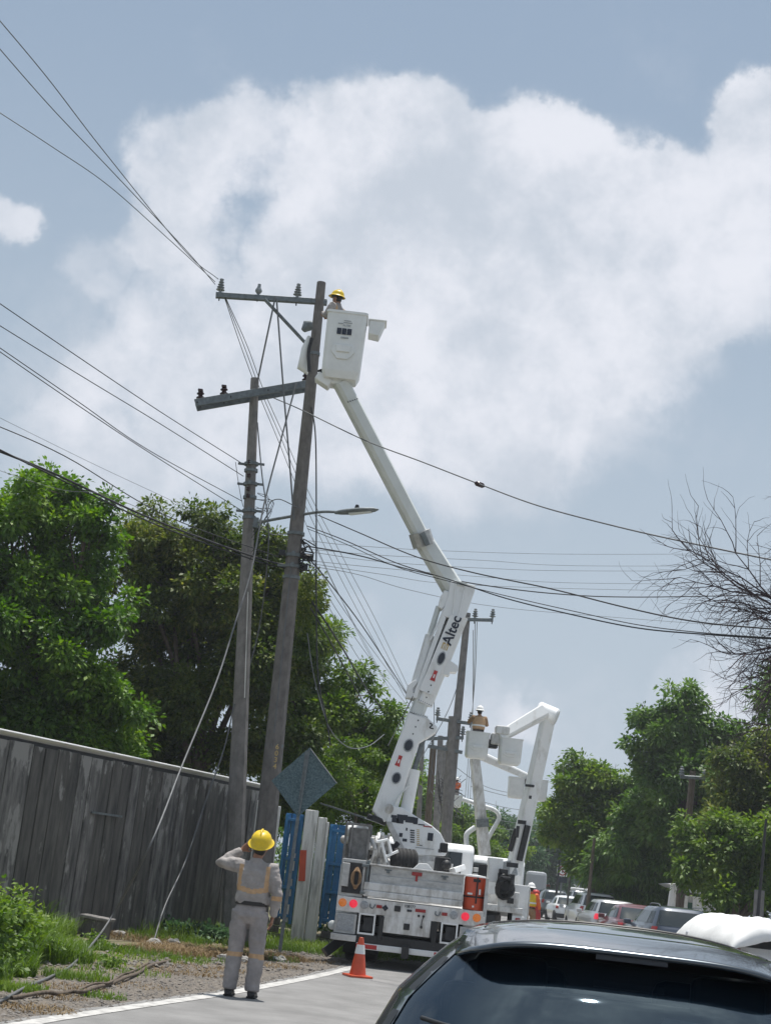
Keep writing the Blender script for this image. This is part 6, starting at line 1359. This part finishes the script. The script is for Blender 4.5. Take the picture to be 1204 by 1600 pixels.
tree('far tree rising above the others left of the twin lamp', [(832, 1320, 3.6, 0), (845, 1335, 3.2, 0), (815, 1335, 3.2, 0), (860, 1345, 3, 0)], 150, 16000, .4, 'leafE', 32, 835, tr=.3)
for k, (px, Y, lb) in enumerate(((-260, 30, 'off to the left behind the fence'), (1330, 48, 'off to the right past the pickup'))):
    tree('green roadside tree ' + lb, [(px, 1000, 2.0, 0), (px + 60, 1080, 2.0, 0), (px - 60, 1090, 2.2, 0), (px, 1180, 2.4, 0)], Y, 24000, .2, 'leafD', 40 + k, px, tr=.25)
hd = crown('hedge', [(P(430 + 14 * k, 1340 + 30 * (k % 3) + 2 * k, 34.5), .8) for k in range(13)], 9000, .10, 'leafD', None, 52, inner=.3); tag(hd, 'dark foliage filling the gaps behind the blue gates', 'hedge', kind='stuff')
# creeper hanging on the tall pole
cr = crown('hanging_creeper', [(P(478 + 4 * math.sin(k), 895 + 14 * k, Y1 + .3), .17 + .03 * (k % 3)) for k in range(10)], 2600, .07, 'leafB', None, 51, inner=.1); tag(cr, 'dry creeper hanging from the cable bundle on the tall pole', 'creeper', kind='stuff')
# bare tree at the right
BX = 125
bt = thing('bare_tree', Vector((P(1420, 1400, 21).x, 21, 0)), 'leafless dark branching tree reaching in from the right edge', 'tree')
bmain = MB(); rb = random.Random(77); base = Vector(bt.location); crown_c = P(1330, 1010, 21)
bmain.tube(smoothpath([base, base.lerp(crown_c, .6) + Vector((.2, 0, 0)), crown_c], 5), .22, 8, .12); bmain.out('trunk', 'twig', bt, smooth=60)
tw = MB()
def grow(p, d, ln, r_, depth_):
    pts = [p]; q_ = p; dd = d.normalized(); n_ = 5
    for k in range(n_):
        dd = (dd + Vector((rb.gauss(0, .15), rb.gauss(0, .15), rb.gauss(0, .15) + (-.02)))).normalized(); q_ = q_ + dd * ln / n_; pts.append(q_)
        if depth_ > 0 and k >= 1:
            for _ in range(2 if depth_ > 1 else 1):
                ang = rb.gauss(0, 1); side = Vector((rb.gauss(0, 1), rb.gauss(0, .6), rb.gauss(0, 1))).normalized(); grow(q_, dd + side * .75, ln * (.42 + .22 * rb.random()), r_ * .5, depth_ - 1)
    r_ *= 1.2; tw.tube(pts, r_, 4 if r_ < .02 else 6, r_ * .35)
for (x0, y0, x1, y1, r_) in ((1300, 1000, 1150, 905, .030), (1300, 1010, 1110, 850, .028), (1290, 1000, 1120, 960, .030), (1300, 1000, 1130, 1035, .026), (1290, 960, 1085, 900, .024), (1300, 1040, 1150, 1060, .024), (1320, 1050, 1195, 1130, .024), (1360, 900, 1215, 770, .016), (1330, 930, 1215, 850, .014), (1300, 1000, 1140, 960, .026), (1300, 1020, 1150, 990, .024), (1270, 980, 1160, 1000, .02)):
    A_, B__ = P(x0 + BX, y0 + 50, 21), P(x1 + BX * .8, y1 + 50, 20.4); grow(A_, B__ - A_, (B__ - A_).length * .92, r_, 3)
tw.out('branches', 'twig', bt)

# ================================================================ GRASS AND WEEDS
def blades(name, spots, n, hmin, hmax, w, m, seed, label, lean=.5, cat='grass'):
    """spots: (x, y, radius, density weight, height scale)"""
    rg = np.random.default_rng(seed); sp = np.array(spots); wt = sp[:, 3] / sp[:, 3].sum(); i_ = rg.choice(len(sp), n, p=wt)
    a = rg.random(n) * 6.283; rr_ = np.sqrt(rg.random(n)) * sp[i_, 2]; x = sp[i_, 0] + np.cos(a) * rr_; y = sp[i_, 1] + np.sin(a) * rr_
    h = (hmin + (hmax - hmin) * rg.random(n) ** 1.6) * sp[i_, 4]; ld = rg.random(n) * 6.283; lx, ly = np.cos(ld), np.sin(ld); l = lean * h * (.3 + rg.random(n)); ww = w * (.6 + .8 * rg.random(n)) 
    px_, py_ = -ly, lx; V = []
    for t, wd in ((0, 1), (.4, .9), (.75, .6), (1, .08)):
        cx = x + lx * l * t ** 2; cy = y + ly * l * t ** 2; cz = h * (t - .22 * lean * t ** 3 * 1.5)
        for s_ in (-1, 1): V.append(np.stack([cx + px_ * ww * wd * s_ / 2, cy + py_ * ww * wd * s_ / 2, cz], 1))
    V = np.stack(V, 1).reshape(-1, 3); k = np.arange(n)[:, None] * 8; F = np.concatenate([k + np.array([[0, 1, 3, 2]]), k + np.array([[2, 3, 5, 4]]), k + np.array([[4, 5, 7, 6]])], 1).reshape(-1)
    me = bpy.data.meshes.new(name); me.vertices.add(8 * n); me.vertices.foreach_set('co', V.ravel()); me.loops.add(12 * n); me.loops.foreach_set('vertex_index', F.astype(np.int32)); me.polygons.add(3 * n)
    me.polygons.foreach_set('loop_start', np.arange(0, 12 * n, 4, dtype=np.int32)); me.polygons.foreach_set('loop_total', np.full(3 * n, 4, dtype=np.int32)); me.update()
    me.materials.append(MT[m]); o = bpy.data.objects.new(name, me); C.objects.link(o); return tag(o, label, cat, kind='stuff')
def gp(px, py, r_, w=1, h=1): q = G(px, py); return (q.x, q.y, r_, w, h)
blades('tall_grass', [gp(-60, 1530, .5, 2, .6), gp(5, 1522, .35, 2, .55), gp(45, 1500, .5, 4, .8), gp(10, 1480, .7, 5, 1.15), (gp(0, 1450, .8, 5, 1.3)), gp(-60, 1500, .9, 5, 1.2), gp(85, 1500, .5, 2.5, .55), gp(120, 1480, .5, 1.2, .35), gp(70, 1460, .5, 2.5, .7), gp(-20, 1440, .9, 4, 1.5), gp(175, 1485, .5, .5, .25), gp(30, 1440, .6, 3, 1.1)], 21000, .15, .62, .013, 'grassm', 61, 'tall bright green grass at the lower left corner before the fence', lean=.7)
blades('weeds', [gp(190, 1520, .6, .5, .3), gp(250, 1500, .7, .7, .3), gp(300, 1500, .6, .5, .3), gp(340, 1488, .5, .7, .4), gp(420, 1500, .5, .6, .35), gp(140, 1500, .5, .8, .35), gp(215, 1490, .6, 1.0, .35), gp(260, 1470, .8, 2, .5), gp(120, 1530, .4, 1, .4), gp(160, 1560, .25, .4, .25), gp(30, 1548, .3, .8, .3), gp(0, 1545, .4, .8, .35), gp(440, 1480, 1.2, 2.5, .5), gp(480, 1480, 1.4, 3, .45), gp(510, 1490, 1.2, 2.5, .4), gp(540, 1480, 1.2, 2, .4), gp(400, 1480, .9, 1.5, .5), gp(330, 1468, .8, 1.5, .5), gp(590, 1490, 1.5, 2, .4)], 17000, .08, .38, .011, 'grassm', 62, 'short patchy weeds on the verge around the pole feet and under the diamond sign', cat='weeds')
blades('dry_grass', [gp(110, 1545, .4, .5, .4), gp(200, 1540, .5, .4, .3), gp(280, 1520, .6, .7, .5), gp(330, 1515, .6, .6, .5), gp(90, 1560, .3, .4, .4), gp(420, 1510, .5, .6, .5), gp(480, 1502, .5, .5, .5), gp(300, 1488, .9, 3), gp(340, 1492, .8, 3), gp(260, 1490, .7, 2), gp(400, 1494, .8, 2), (gp(120, 1455, .9, 2)), gp(220, 1470, .7, 1), gp(60, 1580, .35, .5, .5), gp(440, 1500, .5, .8)], 12000, .05, .2, .009, 'dry', 63, 'brown dry grass and litter between the fence foot and the gravel', lean=1.4, cat='dry grass')
blades('far_verge_grass', [(F0.x + fdir.x * s_ + fn.x * .5, F0.y + fdir.y * s_ + fn.y * .5, .6, 1, 1) for s_ in range(0, 14) if s_ not in (6,7,8)] + [(xr - .5 + k * .8, GY - 1.2, .9, 1.4, .6) for k in range(-3, 6)], 9000, .1, .4, .012, 'grassm', 64, 'grass fringe along the foot of the fence and gates')
cp = crown('creeping_plant', [(G(x, y, .10), .26) for x, y in ((200, 1440), (225, 1445), (250, 1451), (275, 1455), (300, 1458), (325, 1462), (345, 1464), (185, 1436))], 7000, .08, 'creeper', None, 65, squash=.4, inner=.2, asp=.8); tag(cp, 'pale green creeping plant along the foot of the dark fence', 'ground cover', kind='stuff')
bl = crown('broadleaf_weeds', [(G(x, y, z), r_) for x, y, z, r_ in ((-20, 1440, .5, .5), (10, 1430, .6, .35), (30, 1450, .4, .35), (-50, 1470, .5, .5), (50, 1470, .25, .3), (10, 1490, .2, .3), (150, 1468, .12, .15), (175, 1500, .10, .12))], 12000, .055, 'leafC', None, 66, squash=.9, inner=.2, asp=.7); tag(bl, 'leafy broadleaf weeds among the tall grass at the left edge', 'weeds', kind='stuff')
blades('arching_reeds', [gp(5, 1450, .3, 1), gp(15, 1445, .2, 1)], 26, 1.0, 1.4, .03, 'grassm', 67, 'few long arching blades standing above the grass at the left edge', lean=.9, cat='reeds')

def on_litter(rr):
    px = 60 + 460 * rr.random(); q = G(px, 1478 - (px - 60) * .005 + 42 * rr.random() ** 1.2); return q.x, q.y, .006
scatter_stones('rubble', 700, on_litter, .012, .055, 'pebble', 8)

# ================================================================ HAZE
hzm = bpy.data.materials.new('haze'); hzm.use_nodes = True; t_ = hzm.node_tree; t_.nodes.clear()
pv = t_.nodes.new('ShaderNodeVolumePrincipled'); pv.inputs['Density'].default_value = .00055; pv.inputs['Color'].default_value = (.88, .93, 1, 1); pv.inputs['Anisotropy'].default_value = .2
ov = t_.nodes.new('ShaderNodeOutputMaterial'); t_.links.new(pv.outputs[0], ov.inputs['Volume']); MT['haze'] = hzm
zmax = max((o.matrix_world @ Vector(c)).z for o in C.objects if o.type == 'MESH' for c in o.bound_box)
ztop = max(14.0, min(40.0, zmax + 1.5))
b = MB(); b.box((0, 320, (ztop - 1) / 2), (720, 780, ztop + 1)); hz_ = b.out('haze', 'haze'); tag(hz_, 'thin pale haze in the midday air', 'haze', kind='stuff')
